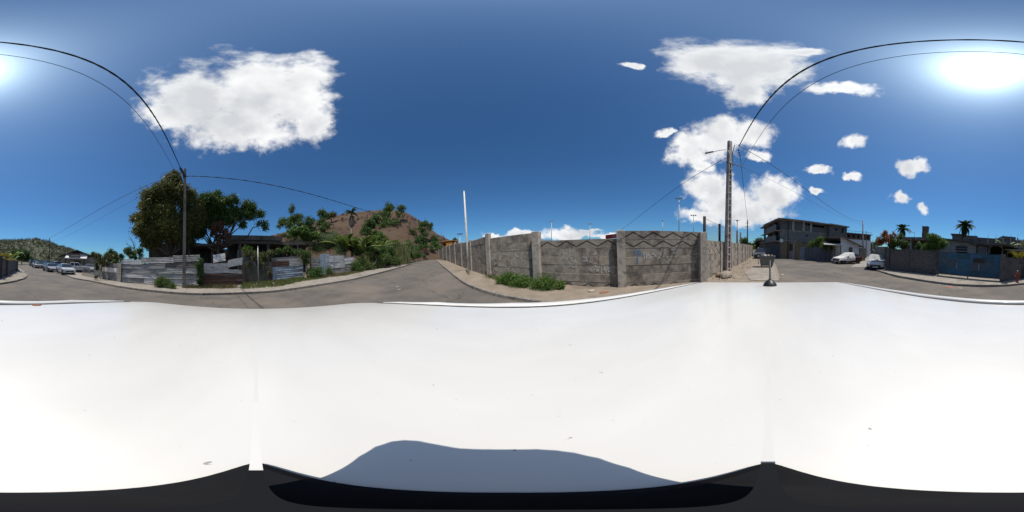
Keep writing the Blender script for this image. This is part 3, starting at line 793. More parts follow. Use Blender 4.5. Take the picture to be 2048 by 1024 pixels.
rock('stone', 'pale flat stone on the dirt before the white scrawl', foot(1183, 583), .12, PALE, 3, (1.3, .9, .5))
rock('stone', 'orange broken brick lying on the dirt right of the pale stone', foot(1208, 585), .13, pm('brick_red', (.36, .17, .10), (.25, .12, .08), 12, .95, .3), 4, (1.7, .8, .35))
rock('boulder', 'flat cracked concrete lump at the foot of the ladder pole', foot(1452, 554), .55, pm('rubble', (.33, .28, .22), (.19, .155, .12), 5, .95, .7), 5, (1.1, .75, .45), 'boulder')
rock('boulder', 'smaller earth-coloured lump beside the flat concrete one', foot(1440, 553), .32, pm('rubble_earth', (.26, .19, .13), (.16, .12, .085), 6, .95, .7), 6, (1.2, .8, .55), 'boulder')
pts = []; rs = random.Random(23)
for k in range(240):
    f = rs.random(); a, b = (WALLP[7], WALLP[8]) if rs.random() < .6 else (WALLP[8], WALLP[9]); q = a.lerp(b, f if a is WALLP[7] else f * .3); e = (b - a).normalized(); nn = Vector((e.y, -e.x)); nn = nn if nn.dot(-q) > 0 else -nn
    q = q + nn * (.12 + abs(rs.gauss(0, .28))); pts.append((q.x, q.y, gz(q.x, q.y) + .11))
stuff(link('grass', blades_mesh('grass', pts, GR, .24, .02, 9, per=7, spread=.07)), 'thin weeds and dry grass along the foot of the concrete wall', 'grass')
# scattered stones and litter on the bare earth along the wall
rs = random.Random(4); mb = MB()
for k in range(420):
    x = rs.uniform(8.3, 24); y = 3.2 - abs(rs.gauss(0, 1.0)) - .15
    if y < -.4: continue
    r = rs.choice((.012, .018, .025, .04)) * rs.uniform(.8, 1.3); z = gz(x, y) + .12
    mb.hexa([(x - r, y - r * .8, z - .004), (x + r * .9, y - r, z - .004), (x + r, y + r * .9, z - .004), (x - r * .8, y + r, z - .004)], [(x - r * .6, y - r * .5, z + r), (x + r * .5, y - r * .6, z + r * 1.1), (x + r * .6, y + r * .5, z + r * .8), (x - r * .5, y + r * .6, z + r)])
stuff(mb.build('rubble', pm('rubble_bits', (.36, .28, .21), (.22, .16, .12), .9, .95, world=True)), 'loose stones and broken brick strewn along the foot of the wall', 'rubble')

# ================================================================== poles, lamps and cables
POLE = pm('pole_concrete', (.44, .385, .35), (.33, .285, .26), 4, .95, .4, c3=(.15, .13, .12), s3=1.5)
def ladder_pole(name, label, p, top, face_az, w0=.46, w1=.30, d0=.34, d1=.22, cells=16, lean=(0, 0)):
    """concrete pole of double-T section: two flanges, a web, and rungs that leave a row of recesses on the broad faces"""
    h = top - p.z
    t = thing(name, label, 'utility pole', p, face_az)
    W_ = lambda z: lerp(w0, w1, z / h) / 2
    D_ = lambda z: lerp(d0, d1, z / h) / 2
    off = lambda z: (lean[0] * z / h, lean[1] * z / h)
    def bar(mb, z0, z1, a0, a1, dd):
        def q(z):
            o = off(z)
            return [(a0(z) + o[0], -dd(z) + o[1], z), (a1(z) + o[0], -dd(z) + o[1], z), (a1(z) + o[0], dd(z) + o[1], z), (a0(z) + o[0], dd(z) + o[1], z)]
        mb.hexa(q(z0), q(z1))
    for s in (-1, 1):
        mb = MB()
        if s < 0: bar(mb, -.6, h, lambda z: -W_(z), lambda z: -W_(z) * .52, D_)
        else: bar(mb, -.6, h, lambda z: W_(z) * .52, lambda z: W_(z), D_)
        mb.build('flange', POLE, t)
    mb = MB(); bar(mb, -.6, h - .004, lambda z: -W_(z) * .53, lambda z: W_(z) * .53, lambda z: D_(z) * .3); mb.build('web', POLE, t)
    top_c = h * .78
    for k in range(cells + 1):
        z = .25 + (top_c - .25) * k / cells
        mb = MB(); bar(mb, z, z + .09, lambda z: -W_(z) * .525, lambda z: W_(z) * .525, lambda z: D_(z) * .96); mb.build('rung', POLE, t)
    mb = MB(); bar(mb, top_c + .09, h - .002, lambda z: -W_(z) * .525, lambda z: W_(z) * .525, lambda z: D_(z) * .97); mb.build('head', POLE, t)
    return t
pr = gp(1455, 545); rtop = at(1465.5, 281, pr.xy.length).z
rp = ladder_pole('utility_pole', 'tall concrete ladder pole carrying a street lamp, against the concrete wall', pr, rtop, R_(-28), lean=(.22, -.02))
def wpt(px, py, D): return at(px, py, D)
def loc(o, p): return o.matrix_world.inverted() @ p
bpy.context.view_layer.update()
DR = pr.xy.length
# street lamp on its arm
lamp = thing('street_lamp', 'grey street lamp head on a curved arm fixed to the ladder pole', 'street lamp', (0, 0, 0))
arm = [wpt(x, y, DR - .18) for x, y in ((1458.5, 316), (1458.5, 308), (1457.5, 302), (1453, 299.5), (1445, 300), (1436, 301.5), (1426, 304))]
MB().tube(arm, [.035, .03, .028, .026, .026, .025, .024], 8).build('arm', STEEL(), lamp, True)
a, b = wpt(1427, 303.5, DR - .18), wpt(1410, 306.5, DR - .18); e = (b - a).normalized(); sd = e.cross(Vector((0, 0, 1))).normalized() * .13; up = Vector((0, 0, .07))
MB().hexa([a - sd * .5 - up * .4, a + sd * .5 - up * .4, b + sd - up * .5, b - sd - up * .5], [a - sd * .4 + up, a + sd * .4 + up, b + sd * .8 + up * .4, b - sd * .8 + up * .4]).build('lamp_head', pm('lamp_grey', (.30, .29, .27), (.22, .21, .2), 9, .5), lamp)
MB().hexa([lerp(a, b, .45) - sd * .6 - up * .62, lerp(a, b, .45) + sd * .6 - up * .62, b + sd * .7 - up * .7, b - sd * .7 - up * .7], [lerp(a, b, .45) - sd * .6 - up * .46, lerp(a, b, .45) + sd * .6 - up * .46, b + sd * .7 - up * .52, b - sd * .7 - up * .52]).build('lens', pm('lamp_lens', (.5, .5, .47), (.45, .45, .42), 9, .25), lamp)
# cross arm, brackets and insulators on the pole
def child(mb, name, m, parent, smooth=False):
    o = mb.build(name, m, None, smooth); o.parent = parent; o.matrix_parent_inverse = parent.matrix_world.inverted(); return o
child(MB().tube([wpt(1452, 324, DR - .25), wpt(1486, 334, DR - .25)], .04, 4), 'cross_arm', pm('arm_steel', (.06, .065, .075), (.04, .042, .05), 9, .6), rp)
for k, (x, y) in enumerate(((1478, 291), (1477, 300), (1478, 306), (1480, 311))):
    q = wpt(x, y, DR - .1); child(MB().lathe([(.03, -.09), (.055, -.05), (.03, 0), (.055, .05), (.03, .09)], 8, q), 'insulator', BLACK(), rp, True)
    child(MB().tube([wpt(1468, y - 4, DR), q], .014, 5), 'bracket', STEEL(), rp)
child(MB().tube([wpt(1469, 290, DR - .2), wpt(1464, 312, DR - .22), wpt(1466, 332, DR - .22)], .03, 5), 'conduit', CABLE(), rp)

# the pole on the left-hand pavement
pl_ = gp(368, 575.5, .12); DL = pl_.xy.length
ltop = at(364, 338, DL).z
lp = thing('utility_pole', 'plain concrete pole rising through the mango tree behind the corrugated fence', 'utility pole', pl_)
h = ltop - pl_.z
MB().hexa([(-.17, -.13, -.7), (.17, -.13, -.7), (.17, .13, -.7), (-.17, .13, -.7)], [(-.10, -.08, h), (.10, -.08, h), (.10, .08, h), (-.10, .08, h)]).build('shaft', pm('brown_pole_concrete', (.25, .205, .175), (.17, .138, .118), 4, .95, .4, c3=(.12, .10, .085), s3=1.5), lp).rotation_euler = (0, 0, R_(22))
bpy.context.view_layer.update()
child(MB().tube([wpt(361, 337, DL - .1), wpt(366, 345, DL - .15), wpt(368, 356, DL - .15)], [.12, .10, .07], 7), 'cable_clamp', BLACK(), lp)
child(MB().tube([wpt(366, 350, DL - .15), wpt(376, 353, DL - .2)], .04, 6), 'insulator', BLACK(), lp)
child(MB().tube([wpt(360, 334, DL - .15), wpt(363, 345, DL - .12)], .045, 6), 'insulator', BLACK(), lp)

# plain white pole
wp = gp(937.5, 549, .12); Dw = wp.xy.length
tp = at(928, 382.5, Dw)
t = thing('metal_pole', 'slim leaning white metal pole without a lamp on the pavement', 'pole', wp)
v = tp - wp
MB().tube([(0, 0, -.3), v * .45, v], [.095, .08, .055], 10).build('shaft', pm('cream_paint', (.66, .63, .56), (.55, .51, .44), 6, .6, c3=(.33, .28, .22), s3=2.4), t, True)
MB().lathe([(.12, 0), (.12, .03), (.1, .05)], 12).build('base_collar', KERB(), t, True)
MB().lathe([(.06, 0), (.05, .05), (.012, .07)], 10, v).build('cap', STEEL(), t, True)

def simple_pole(name, label, px, ytop, D, m, r0=.13, r1=.08, cross=None, grp=None, px2=None):
    p = polar(px, D); tp = at(px2 or px, ytop, D); t = thing(name, label, 'utility pole', p, 0, grp); v = tp - p
    MB().tube([(0, 0, -.5), v * .5, v], [r0, (r0 + r1) / 2, r1], 8).build('shaft', m, t, True)
    if cross:
        a = Vector((p.y, -p.x, 0)).normalized()
        for dz, hw in cross: MB().tube([v + a * -hw + Vector((0, 0, dz)), v + a * hw + Vector((0, 0, dz))], .035, 4).build('cross_arm', STEEL(), t)
    return t, p, tp
DKW = pm('dark_pole', (.06, .045, .04), (.035, .028, .026), 7, .9)
_, _, q1 = simple_pole('utility_pole', 'dark cross-armed pole beyond the parked dark car', 1495, 440, 26, DKW, .12, .08, ((-.5, .35), (-1.1, .3)))
_, _, q2 = simple_pole('utility_pole', 'rusty brown pole in front of the dry hill', 817, 440, 40, pm('rusty_pole', (.13, .075, .05), (.08, .05, .035), 7, .9), .12, .09, ((-.3, .3),))
_, _, q3 = simple_pole('utility_pole', 'grey pole by the lane behind the white gabled house', 1726, 441, 38, POLE, .2, .13)
simple_pole('utility_pole', 'thinner dark pole right of the grey lane pole', 1732.5, 462, 40, DKW, .1, .07, ((-.4, .4),))
simple_pole('utility_pole', 'short far pole at the end of the lane', 1745.5, 479, 62, POLE, .13, .1)
_, _, q4 = simple_pole('utility_pole', 'dark pole rising among the parked cars', 99, 476, 40, DKW, .14, .1)
simple_pole('utility_pole', 'pale far pole down the road left of the parked cars', 68.5, 498, 62, POLE, .16, .12)
simple_pole('utility_pole', 'thin far pole beside the orange house', 882.5, 465, 62, DKW, .1, .07, ((-.3, .5),))
# solar street lamp up the lane
p = polar(920, 48); tp = at(920, 468, 48); t = thing('solar_lamp', 'street lamp with a dark flat solar panel above the concrete wall', 'street lamp', p); v = tp - p
MB().tube([(0, 0, -.3), v], [.07, .05], 8).build('post', WHITE(), t, True)
a = Vector((p.y, -p.x, 0)).normalized(); f = Vector((p.x, p.y, 0)).normalized()
MB().hexa([v - a * .85 - f * .3 - Vector((0, 0, .18)), v + a * .85 - f * .3 - Vector((0, 0, .18)), v + a * .85 + f * .3 + Vector((0, 0, .12)), v - a * .85 + f * .3 + Vector((0, 0, .12))],
          [v - a * .85 - f * .3 - Vector((0, 0, .10)), v + a * .85 - f * .3 - Vector((0, 0, .10)), v + a * .85 + f * .3 + Vector((0, 0, .2)), v - a * .85 + f * .3 + Vector((0, 0, .2))]).build('solar_panel', pm('solar_dark', (.02, .022, .03), (.03, .03, .035), 9, .3), t)
# tall floodlight masts beyond the wall
def mast(px, yb, yt, D, label, heads=3):
    p = polar(px, D); tp = at(px, yt, D); t = thing('floodlight_mast', label, 'floodlight', p, 0, 'floodlight masts beyond the concrete wall'); v = tp - p
    MB().tube([(0, 0, -.3), v], [.22, .12], 8).build('mast', STEEL(), t, True)
    a = Vector((p.y, -p.x, 0)).normalized()
    MB().tube([v - a * 1.1, v + a * 1.1], .08, 4).build('bar', STEEL(), t)
    for k in range(heads):
        c = v + a * ((k - (heads - 1) / 2) * 1.5 * 2 / max(heads - 1, 1)) * .7 - Vector((0, 0, .25))
        MB().box(c.x - .3, c.x + .3, c.y - .3, c.y + .3, c.z - .2, c.z + .2).build('floodlight', pm('flood_grey', (.2, .21, .22), (.15, .15, .16), 9, .5), t)
mast(1103, 480, 441, 95, 'thin floodlight mast left of the two above the zigzag bay')
mast(1180, 478, 447, 105, 'thin floodlight mast right of the two above the zigzag bay')
mast(1358, 463, 396, 70, 'tallest floodlight mast with broad head before the white cloud')
mast(1387, 464, 430, 80, 'floodlight mast beside the dark fence post')
mast(1325, 463, 441, 95, 'small single-headed mast above the diamond-patterned bay', 1)
mast(1474.5, 470, 440, 60, 'slim mast seen past the ladder pole', 1)
# red hoarding roof behind the wall
p = polar(1222, 45); fr = Frame(at(1212, 500, 45).xy, at(1262, 500, 40).xy)
t = thing('billboard', 'dark red signboard with pale lettering showing over the wall', 'sign')
zt, zb_ = fr.z(1225, 468.5), fr.z(1225, 476.5)
fr.box(MB(), 0, fr.L, -.4, 0, zb_, zt).build('panel', pm('sign_red', (.34, .012, .018), (.28, .01, .014), 3, .6), t)
for u in (.4, fr.L - .4): fr.box(MB(), u - .08, u + .08, -.32, -.12, gz(0, 45) - 1, zb_).build('post', STEEL(), t)
def text(s, name, m, parent, fr, u, w, z, h, depth=.01, bold=0.):
    c = bpy.data.curves.new(name, 'FONT'); c.body = s; c.size = h; c.extrude = depth; c.offset = bold
    o = bpy.data.objects.new(name, c); COL.objects.link(o)
    bpy.context.view_layer.update()
    me = bpy.data.meshes.new_from_object(o.evaluated_get(bpy.context.evaluated_depsgraph_get()))
    bpy.data.objects.remove(o); me.materials.clear(); me.materials.append(m)
    o = link(name, me, parent)
    ex, ez = Vector((fr.e.x, fr.e.y, 0)), Vector((0, 0, 1)); q = fr.p(u, w, z)
    nn = Vector((fr.n.x, fr.n.y, 0))
    M = Matrix(((ex.x, ez.x, nn.x, q.x), (ex.y, ez.y, nn.y, q.y), (ex.z, ez.z, nn.z, q.z), (0, 0, 0, 1)))
    o.matrix_world = M
    return o
text('mouv', 'lettering', pm('sign_pale', (.55, .30, .28), (.5, .26, .24), 5, .7), t, fr, fr.u(1225), .012, zb_ + (zt - zb_) * .3, (zt - zb_) * .75)
fr2 = Frame(at(1296, 500, 60).xy, at(1322, 500, 60).xy); t = thing('tiled_roof', 'sliver of orange tiled roof behind the diamond wall bay', 'roof')
z0 = fr2.z(1300, 463); MB().hexa([fr2.p(0, 0, z0 - 4), fr2.p(fr2.L, 0, z0 - 4), fr2.p(fr2.L, -6, z0 - 4), fr2.p(0, -6, z0 - 4)], [fr2.p(0, 0, z0 - 1.5), fr2.p(fr2.L, 0, z0 - 1.5), fr2.p(fr2.L, -6, z0 - 1.5), fr2.p(0, -6, z0 - 1.5)]).build('wall', WHITE(), t)
MB().add([fr2.p(-.5, .5, z0 - 1.5), fr2.p(fr2.L + .5, .5, z0 - 1.5), fr2.p(fr2.L * .7, -3, z0 + .7), fr2.p(fr2.L * .3, -3, z0 + .7), fr2.p(fr2.L + .5, -6.5, z0 - 1.5), fr2.p(-.5, -6.5, z0 - 1.5)], [(0, 1, 2, 3), (1, 4, 2), (4, 5, 3, 2), (5, 0, 3)]).build('roof', pm('orange_tile', (.38, .14, .07), (.28, .10, .06), 6, .9), t)

# ---- cables
def cable(label, pts, r, twist=False, sag=0., n=40):
    """pts: two ends and a sag, or three points that a parabola passes through"""
    if len(pts) == 2:
        a, b = pts; P = [a.lerp(b, k / n) - Vector((0, 0, 4 * sag * (k / n) * (1 - k / n))) for k in range(n + 1)]
    else:
        a, m, b = pts; P = []
        for k in range(n + 1):
            s = k / n; P.append(a * ((1 - s) * (1 - 2 * s)) + m * (4 * s * (1 - s)) + b * (s * (2 * s - 1)))
    if twist:
        o = tag(link('cable', None), label, 'cable', 'overhead cables')
        for j in range(2):
            Q = []
            for k, p in enumerate(P):
                ph = k * 1.7 + PI * j; Q.append(p + Vector((math.cos(ph) * r * .8, 0, math.sin(ph) * r * .8)))
            MB().tube(Q, r, 5).build('strand', CABLE(), o, True)
        return o
    return tag(MB().tube(P, r, 5).build('cable', CABLE(), None, True), label, 'cable', 'overhead cables')
ra = at(1478, 292, DR - .1); la = at(361, 336, DL - .1)
md = lambda a, b, s: (a + b) / 2 - Vector((0, 0, s))
cable('thick twisted cable arching overhead from pole to pole', [ra, la], .026, True, sag=1.55, n=110)
cable('thin cable arching overhead just below the twisted one', [at(1484, 333, DR - .3), at(352, 347, DL - .3)], .010, sag=.95, n=60)
cable('cable sloping down from the ladder pole behind the wall', [at(1457, 314, DR), at(1190, 490, 42)], .018, sag=1.2)
cable('cable dropping from the ladder pole to the dark cross-armed pole', [at(1480, 310, DR), q1], .020, sag=.5)
cable('cable swinging from the ladder pole to the grey lane pole', [ra, q3 - Vector((0, 0, .25))], .022, sag=1.9)
cable('faint thin cable under the one to the lane pole', [at(1486, 335, DR - .2), q3 - Vector((0, 0, .9))], .010, sag=1.1)
cable('cable running from the mango-tree pole across to the brown pole', [at(374, 352, DL - .2), q2 - Vector((0, 0, .2))], .022, True, sag=1.3, n=70)
cable('cable running from the mango-tree pole towards the parked cars', [at(364, 344, DL), q4], .022, sag=.35)
cable('faint lower cable from the mango-tree pole towards the parked cars', [at(362, 356, DL), q4 - Vector((0, 0, 1.2))], .009, sag=.9)
# ---- dark fence posts with wire net above the far stretch of wall
t = thing('wire_fence', 'dark posts with wire netting standing behind the far stretch of wall', 'fence')
pp = []
for px, yt, yb, D in ((1409, 433, 468, 9.6), (1439, 448, 484, 12.2), (1474, 462, 486, 17.5), (1481, 465, 488, 20.5)):
    b, q = polar(px, D), at(px, yt, D); pp.append((b, q))
    a = Vector((b.y, -b.x, 0)).normalized() * .09
    MB().tube([Vector((b.x, b.y, 1.2)), q], .10, 6).build('post', pm('tarred_post', (.035, .03, .034), (.022, .02, .022), 8, .9), t, True)
for (b0, t0), (b1, t1) in zip(pp, pp[1:]):
    MB().tube([t0 - Vector((0, 0, .1)), t1 - Vector((0, 0, .1))], .012, 4).build('wire', STEEL(), t)
    mb = MB(); nn = int((b1 - b0).length / .12)
    for k in range(-8, nn):
        for s in (0, 1):
            f0, f1 = k / nn, (k + 8) / nn
            c0, c1 = max(f0, 0), min(f1, 1)
            if c1 <= c0: continue
            za, zb2 = (c0 - f0) / (f1 - f0), (c1 - f0) / (f1 - f0)
            if s: za, zb2 = 1 - za, 1 - zb2
            A_ = b0.lerp(b1, c0); B_ = b0.lerp(b1, c1)
            tA, tB = lerp(t0.z, t1.z, c0) - .1, lerp(t0.z, t1.z, c1) - .1
            mb.tube([Vector((A_.x, A_.y, lerp(1.9, tA, za))), Vector((B_.x, B_.y, lerp(1.9, tB, zb2)))], .0025, 3, False)
    stuff(mb.build('netting', STEEL(), t))

# ================================================================== plants
def branch(mb, a, b, r0, r1, wob=.12, n=5, seed=0):
    rs = random.Random(seed); a, b = Vector(a), Vector(b); L_ = (b - a).length; pts = []
    for k in range(n + 1):
        t = k / n; o = Vector((rs.uniform(-1, 1), rs.uniform(-1, 1), rs.uniform(-.5, .5))) * wob * L_ * math.sin(PI * t)
        pts.append(a.lerp(b, t) + o)
    mb.tube(pts, [lerp(r0, r1, k / n) for k in range(n + 1)], 7); return pts
def tree(name, label, base, lobes, n, size, m, seed, r=.2, bark=None, cat='tree', grp=None, fork=.4, extra=(), **kw):
    """trunk, limbs to each lobe, and a crown of leaves; lobes are world points with half sizes"""
    t = thing(name, label, cat, base, 0, grp); base = Vector(base)
    bl = [(c[0] - base.x, c[1] - base.y, c[2] - base.z, *c[3:]) for c in lobes]
    cen = Vector((sum(b[0] for b in bl), sum(b[1] for b in bl), sum(b[2] for b in bl))) / len(bl)
    fk = cen * fork; fk.z = max(.5, (min(b[2] - b[5] * .6 for b in bl)) * .8) if fork else .4
    bark = bark or BARK()
    mb = MB(); branch(mb, (0, 0, -.3), fk, r, r * .75, .06, 5, seed); mb.build('trunk', bark, t, True)
    for i, b in enumerate(bl):
        mb = MB(); branch(mb, fk, (b[0], b[1], b[2]), r * .6, r * .15, .12, 6, seed + i)
        rs = random.Random(seed * 7 + i)
        mb.build('limb', bark, t, True)
    link('crown', leaves_mesh('crown', bl, n, size, m, seed, **kw), t)
    return t
MANGO = leafm('mango_leaf', (.065, .09, .024), (.14, .16, .045), (.30, .215, .085), .38)
DEEP = leafm('deep_leaf', (.045, .09, .022), (.095, .165, .042))
MIDG = leafm('mid_leaf', (.055, .10, .024), (.125, .18, .05))
BRIGHT = leafm('lime_leaf', (.07, .14, .022), (.15, .24, .045))
OLIVE = leafm('olive_leaf', (.055, .075, .025), (.12, .14, .045), (.19, .13, .06))
DEAD = leafm('dead_leaf', (.10, .05, .028), (.20, .11, .07), None, .2)
FLOW = leafm('flower_leaf', (.35, .09, .06), (.45, .17, .10), (.30, .05, .11))
YEL = leafm('yellow_leaf', (.22, .20, .03), (.36, .28, .04), (.12, .18, .03))
def lobe(px, py, D, rpx, rpy, rd=None):
    c = at(px, py, D); k = D * PI / 1024
    rx = rpx * k; return (c.x, c.y, c.z, rx if rd is None else (rx + rd) / 2, rx if rd is None else (rx + rd) / 2, rpy * k)

# the big mango tree with the pole in front of it
base = polar(345, 16.5)
tree('mango_tree', 'huge rounded mango tree with bronze-tinged leaves behind the corrugated fence', base,
     [lobe(345, 372, 16, 26, 22), lobe(318, 392, 16, 30, 26), lobe(370, 392, 16, 26, 28), lobe(298, 425, 16, 28, 28), lobe(340, 425, 15.8, 34, 30), lobe(378, 432, 16, 22, 28), lobe(285, 452, 16.3, 22, 22), lobe(325, 455, 15.8, 34, 26), lobe(365, 460, 16.5, 26, 24), lobe(295, 482, 16.3, 13, 24), lobe(392, 420, 16.6, 18, 22), lobe(390, 450, 16.8, 16, 18), lobe(312, 478, 16.2, 16, 16), lobe(352, 482, 16.8, 18, 12), lobe(276, 440, 16.4, 14, 16), lobe(350, 352, 16, 12, 12)],
     62000, .21, MANGO, 5, r=.34, clump=30, width=.36, sig=.2, shell=.35, sub=8, dense=2.1)
base = polar(430, 19)
tree('spreading_tree', 'dark green spreading tree right of the mango with a low outstretched branch', base,
     [lobe(415, 405, 18.5, 26, 20), lobe(440, 415, 18.5, 30, 24), lobe(408, 435, 18.5, 24, 20), lobe(478, 428, 18.5, 22, 16), lobe(508, 425, 18.5, 20, 14), lobe(440, 445, 18.8, 30, 12), lobe(526, 450, 18.6, 12, 8), lobe(400, 462, 18.6, 14, 10), lobe(485, 450, 18.6, 8, 9), lobe(462, 405, 18.5, 16, 14), lobe(495, 415, 18.5, 16, 10), lobe(425, 392, 18.6, 14, 10), lobe(392, 468, 18.2, 14, 14), lobe(405, 450, 18.2, 14, 14), lobe(380, 482, 18, 12, 10)],
     34000, .22, DEEP, 6, r=.26, clump=26, sig=.19, shell=.45)
t = tree('dead_bough', 'broken bough of dry brown leaves hanging below the dark tree', at(436, 500, 17.5), [lobe(436, 455, 17.5, 14, 12), lobe(442, 478, 17.4, 12, 14), lobe(425, 462, 17.5, 10, 10), lobe(452, 466, 17.4, 8, 10)], 1900, .22, DEAD, 8, r=.05, cat='branch', bark=BARK_PALE(), clump=14)
# bare grey tree
b = polar(274, 21); t = thing('bare_tree', 'leafless grey tree left of the mango tree', 'tree', b)
def lp_(px, py, D): return at(px, py, D) - b
def twig(mb, P): return None
mb = MB(); mb.tube([(0, 0, -.3), lp_(271, 505, 21), lp_(269, 497, 21)], [.14, .12, .10], 7); mb.build('trunk', BARK_PALE(), t, True)
for pts, r in (([(269, 497), (266, 485), (261, 476), (257, 470)], .07), ([(268, 498), (260, 492), (252, 487)], .06), ([(270, 498), (270, 488), (269, 480)], .04), ([(264, 481), (259, 479), (254, 474)], .025), ([(256, 489), (252, 483), (253, 478)], .025)):
    MB().tube([lp_(*p, 21) for p in pts], [r * (1 - .25 * k) for k in range(len(pts))], 6).build('limb', BARK_PALE(), t, True)

def banana(label, base, H, nl, seed, grp='banana plants', spread=1.0, m=None, dead=0):
    t = thing('banana_plant', label, 'banana plant', base, 0, grp); rs = random.Random(seed)
    MB().tube([(0, 0, -.2), (0, 0, H * .3), (.03, 0, H * .58)], [.14, .11, .06], 8).build('stalk', pm('banana_stalk', (.16, .17, .06), (.10, .09, .04), 6, .8, stretch=(1, 1, .3)), t, True)
    for k in range(nl):
        L_ = H * rs.uniform(.55, .75); wd = L_ * .125; up = (1.35, .95, 1.15, .7)[k % 4] + rs.uniform(-.12, .12); dr = k >= nl - dead
        def fn(a, b, L_=L_, wd=wd, up=up):
            s = a * L_; ang = up - 1.5 * a ** 1.3
            x = s * math.cos(up) * .8 + a * a * L_ * .28; z = s * math.sin(up) - a ** 3 * L_ * .38
            w_ = wd * max(.06, math.sin(PI * min(1, a * .92 + .06)) ** .6) * (b - .5) * 2
            return (x, w_ * (1 + .22 * math.sin(a * 47 + k)), z - abs(w_) * .5)
        if dr: up = -.9
        me = MB().grid(fn, 22, 5).mesh('leaf', (DEAD if dr else (m or leafm('banana_leaf', (.065, .115, .022), (.16, .20, .05)))), True)
        link('leaf', me, t, (.02, 0, H * (.55 - .02 * (k % 3)) if not dr else H * .5), (0, 0, k * 2.4 + rs.uniform(-.3, .3)))
    return t
frond_cache = {}
def frond_mesh(L_, m, seed=0, arch=.9, key=None):
    k = (key, round(L_, 2))
    if k in frond_cache: return frond_cache[k]
    mb = MB(); rs = random.Random(seed); n = 22
    P = [Vector((L_ * (.2 + .8 * t) * t if 0 else L_ * t * (1 - .12 * t), 0, L_ * (.45 * t - arch * t * t))) for t in [i / n for i in range(n + 1)]]
    mb.tube(P, [.03 * (1 - .85 * i / n) + .004 for i in range(n + 1)], 4)
    for i in range(2, n + 1):
        t = i / n; ll = L_ * .30 * math.sin(PI * min(1, t * .8 + .15)) ** .7
        for s in (-1, 1):
            for q in (0, .5):
                p = P[i].lerp(P[i - 1], q); d = Vector((.55, s * .8, -.45 - rs.uniform(0, .35))).normalized(); sd = Vector((.03, 0, .0))
                mb.add([p - sd, p + sd, p + d * ll * .6 + sd * .7, p + d * ll + Vector((0, 0, -.1 * ll)), p + d * ll * .6 - sd * .7], [(0, 1, 2, 3, 4)])
    frond_cache[k] = mb.mesh('frond', m); return frond_cache[k]
def palm(label, base, top, L_, n, seed, m=None, grp='palm trees', r=.16):
    base, top = Vector(base), Vector(top); t = thing('palm_tree', label, 'palm tree', base, 0, grp); v = top - base
    MB().tube([(0, 0, -.3), v * .3 + Vector((.1, 0, 0)), v * .7 + Vector((.12, 0, 0)), v], [r, r * .8, r * .7, r * .65], 8).build('trunk', BARK_PALE(), t, True)
    rs = random.Random(seed); m = m or leafm('palm_leaf', (.03, .06, .016), (.07, .11, .03))
    me = frond_mesh(L_, m, 1, .95, m.name)
    for k in range(n):
        ring = k % 3
        link('frond', me, t, v, (0, (-.95, -.2, .75)[ring] + rs.uniform(-.25, .25), k * 2.4 + rs.uniform(-.2, .2)), (1, 1, 1) if ring else (.85, .85, .85))
    return t

# ================================================================== corrugated fences on the left
def sheet(fr, u0, u1, z0, z1, m, parent, vert=False, pitch=.11, amp=.014, w=0., bow=.0, tilt=0., seed=0, shear=0., name='sheet'):
    """one corrugated iron sheet; ribs run sideways unless vert"""
    rs = random.Random(seed); mb = MB()
    if vert:
        n = max(8, int((u1 - u0) / pitch * 4))
        mb.grid(lambda a, b: fr.p(lerp(u0, u1, a), w + amp * math.sin(2 * PI * (u1 - u0) * a / pitch) + tilt * b, lerp(z0, z1, b) + shear * a), n + 1, 3)
    else:
        n = max(8, int((z1 - z0) / pitch * 4))
        mb.grid(lambda a, b: fr.p(lerp(u0, u1, a), w + amp * math.sin(2 * PI * (z1 - z0) * b / pitch) + tilt * b + bow * math.sin(PI * a * 1.7 + seed) * .03, lerp(z0, z1, b) + shear * a + .02 * math.sin(a * 5 + seed)), 7, n + 1)
    return mb.build(name, m, parent, True)
GRPF = None
# first stretch: rows of long grey sheets under the mango tree
F1a = gp(240, 564, .12); F1b = gp(398, 573.5, .12); fA = Frame(F1a.xy, F1b.xy)
t = thing('corrugated_fence', 'grey fence of long overlapping corrugated sheets under the mango tree', 'fence')
rows = [(.0, .42), (.40, .80), (.78, 1.20), (1.18, 1.60), (1.57, 2.0)]
cuts = [[0, .35, .72, 1], [0, .5, 1], [0, .42, .8, 1], [0, .6, 1], [0, .3, .7, 1]]
ztop = lambda f: lerp(1.0, 1.27, f)
for k, (z0, z1) in enumerate(rows):
    for j, (a, b) in enumerate(zip(cuts[k], cuts[k][1:])):
        f = (a + b) / 2; s_ = ztop(f); zz = .12 + .05
        m = ZINC_PALE() if (k == 0 and j >= 1) else (ZINC(), ZINC_MID(), ZINC_PALE(), ZINC_MID(), ZINC(), ZINC_OLD())[(j * 5 + k * 2) % 6]
        sheet(fA, fA.L * a - .04, fA.L * b + .04, zz + z0 * s_, zz + z1 * s_, m, t, pitch=.14, amp=.012, w=.012 * ((j + k) % 2) - .02 * k + .01, tilt=-.085, bow=1, seed=k * 5 + j, shear=.10 * (b - a) * s_)
for f in (0, .34, .66, .995):
    fA.box(MB(), fA.L * f - .04, fA.L * f + .04, -.22, -.13, 0, .2 + 2.02 * ztop(f)).build('post', WOODD(), t)
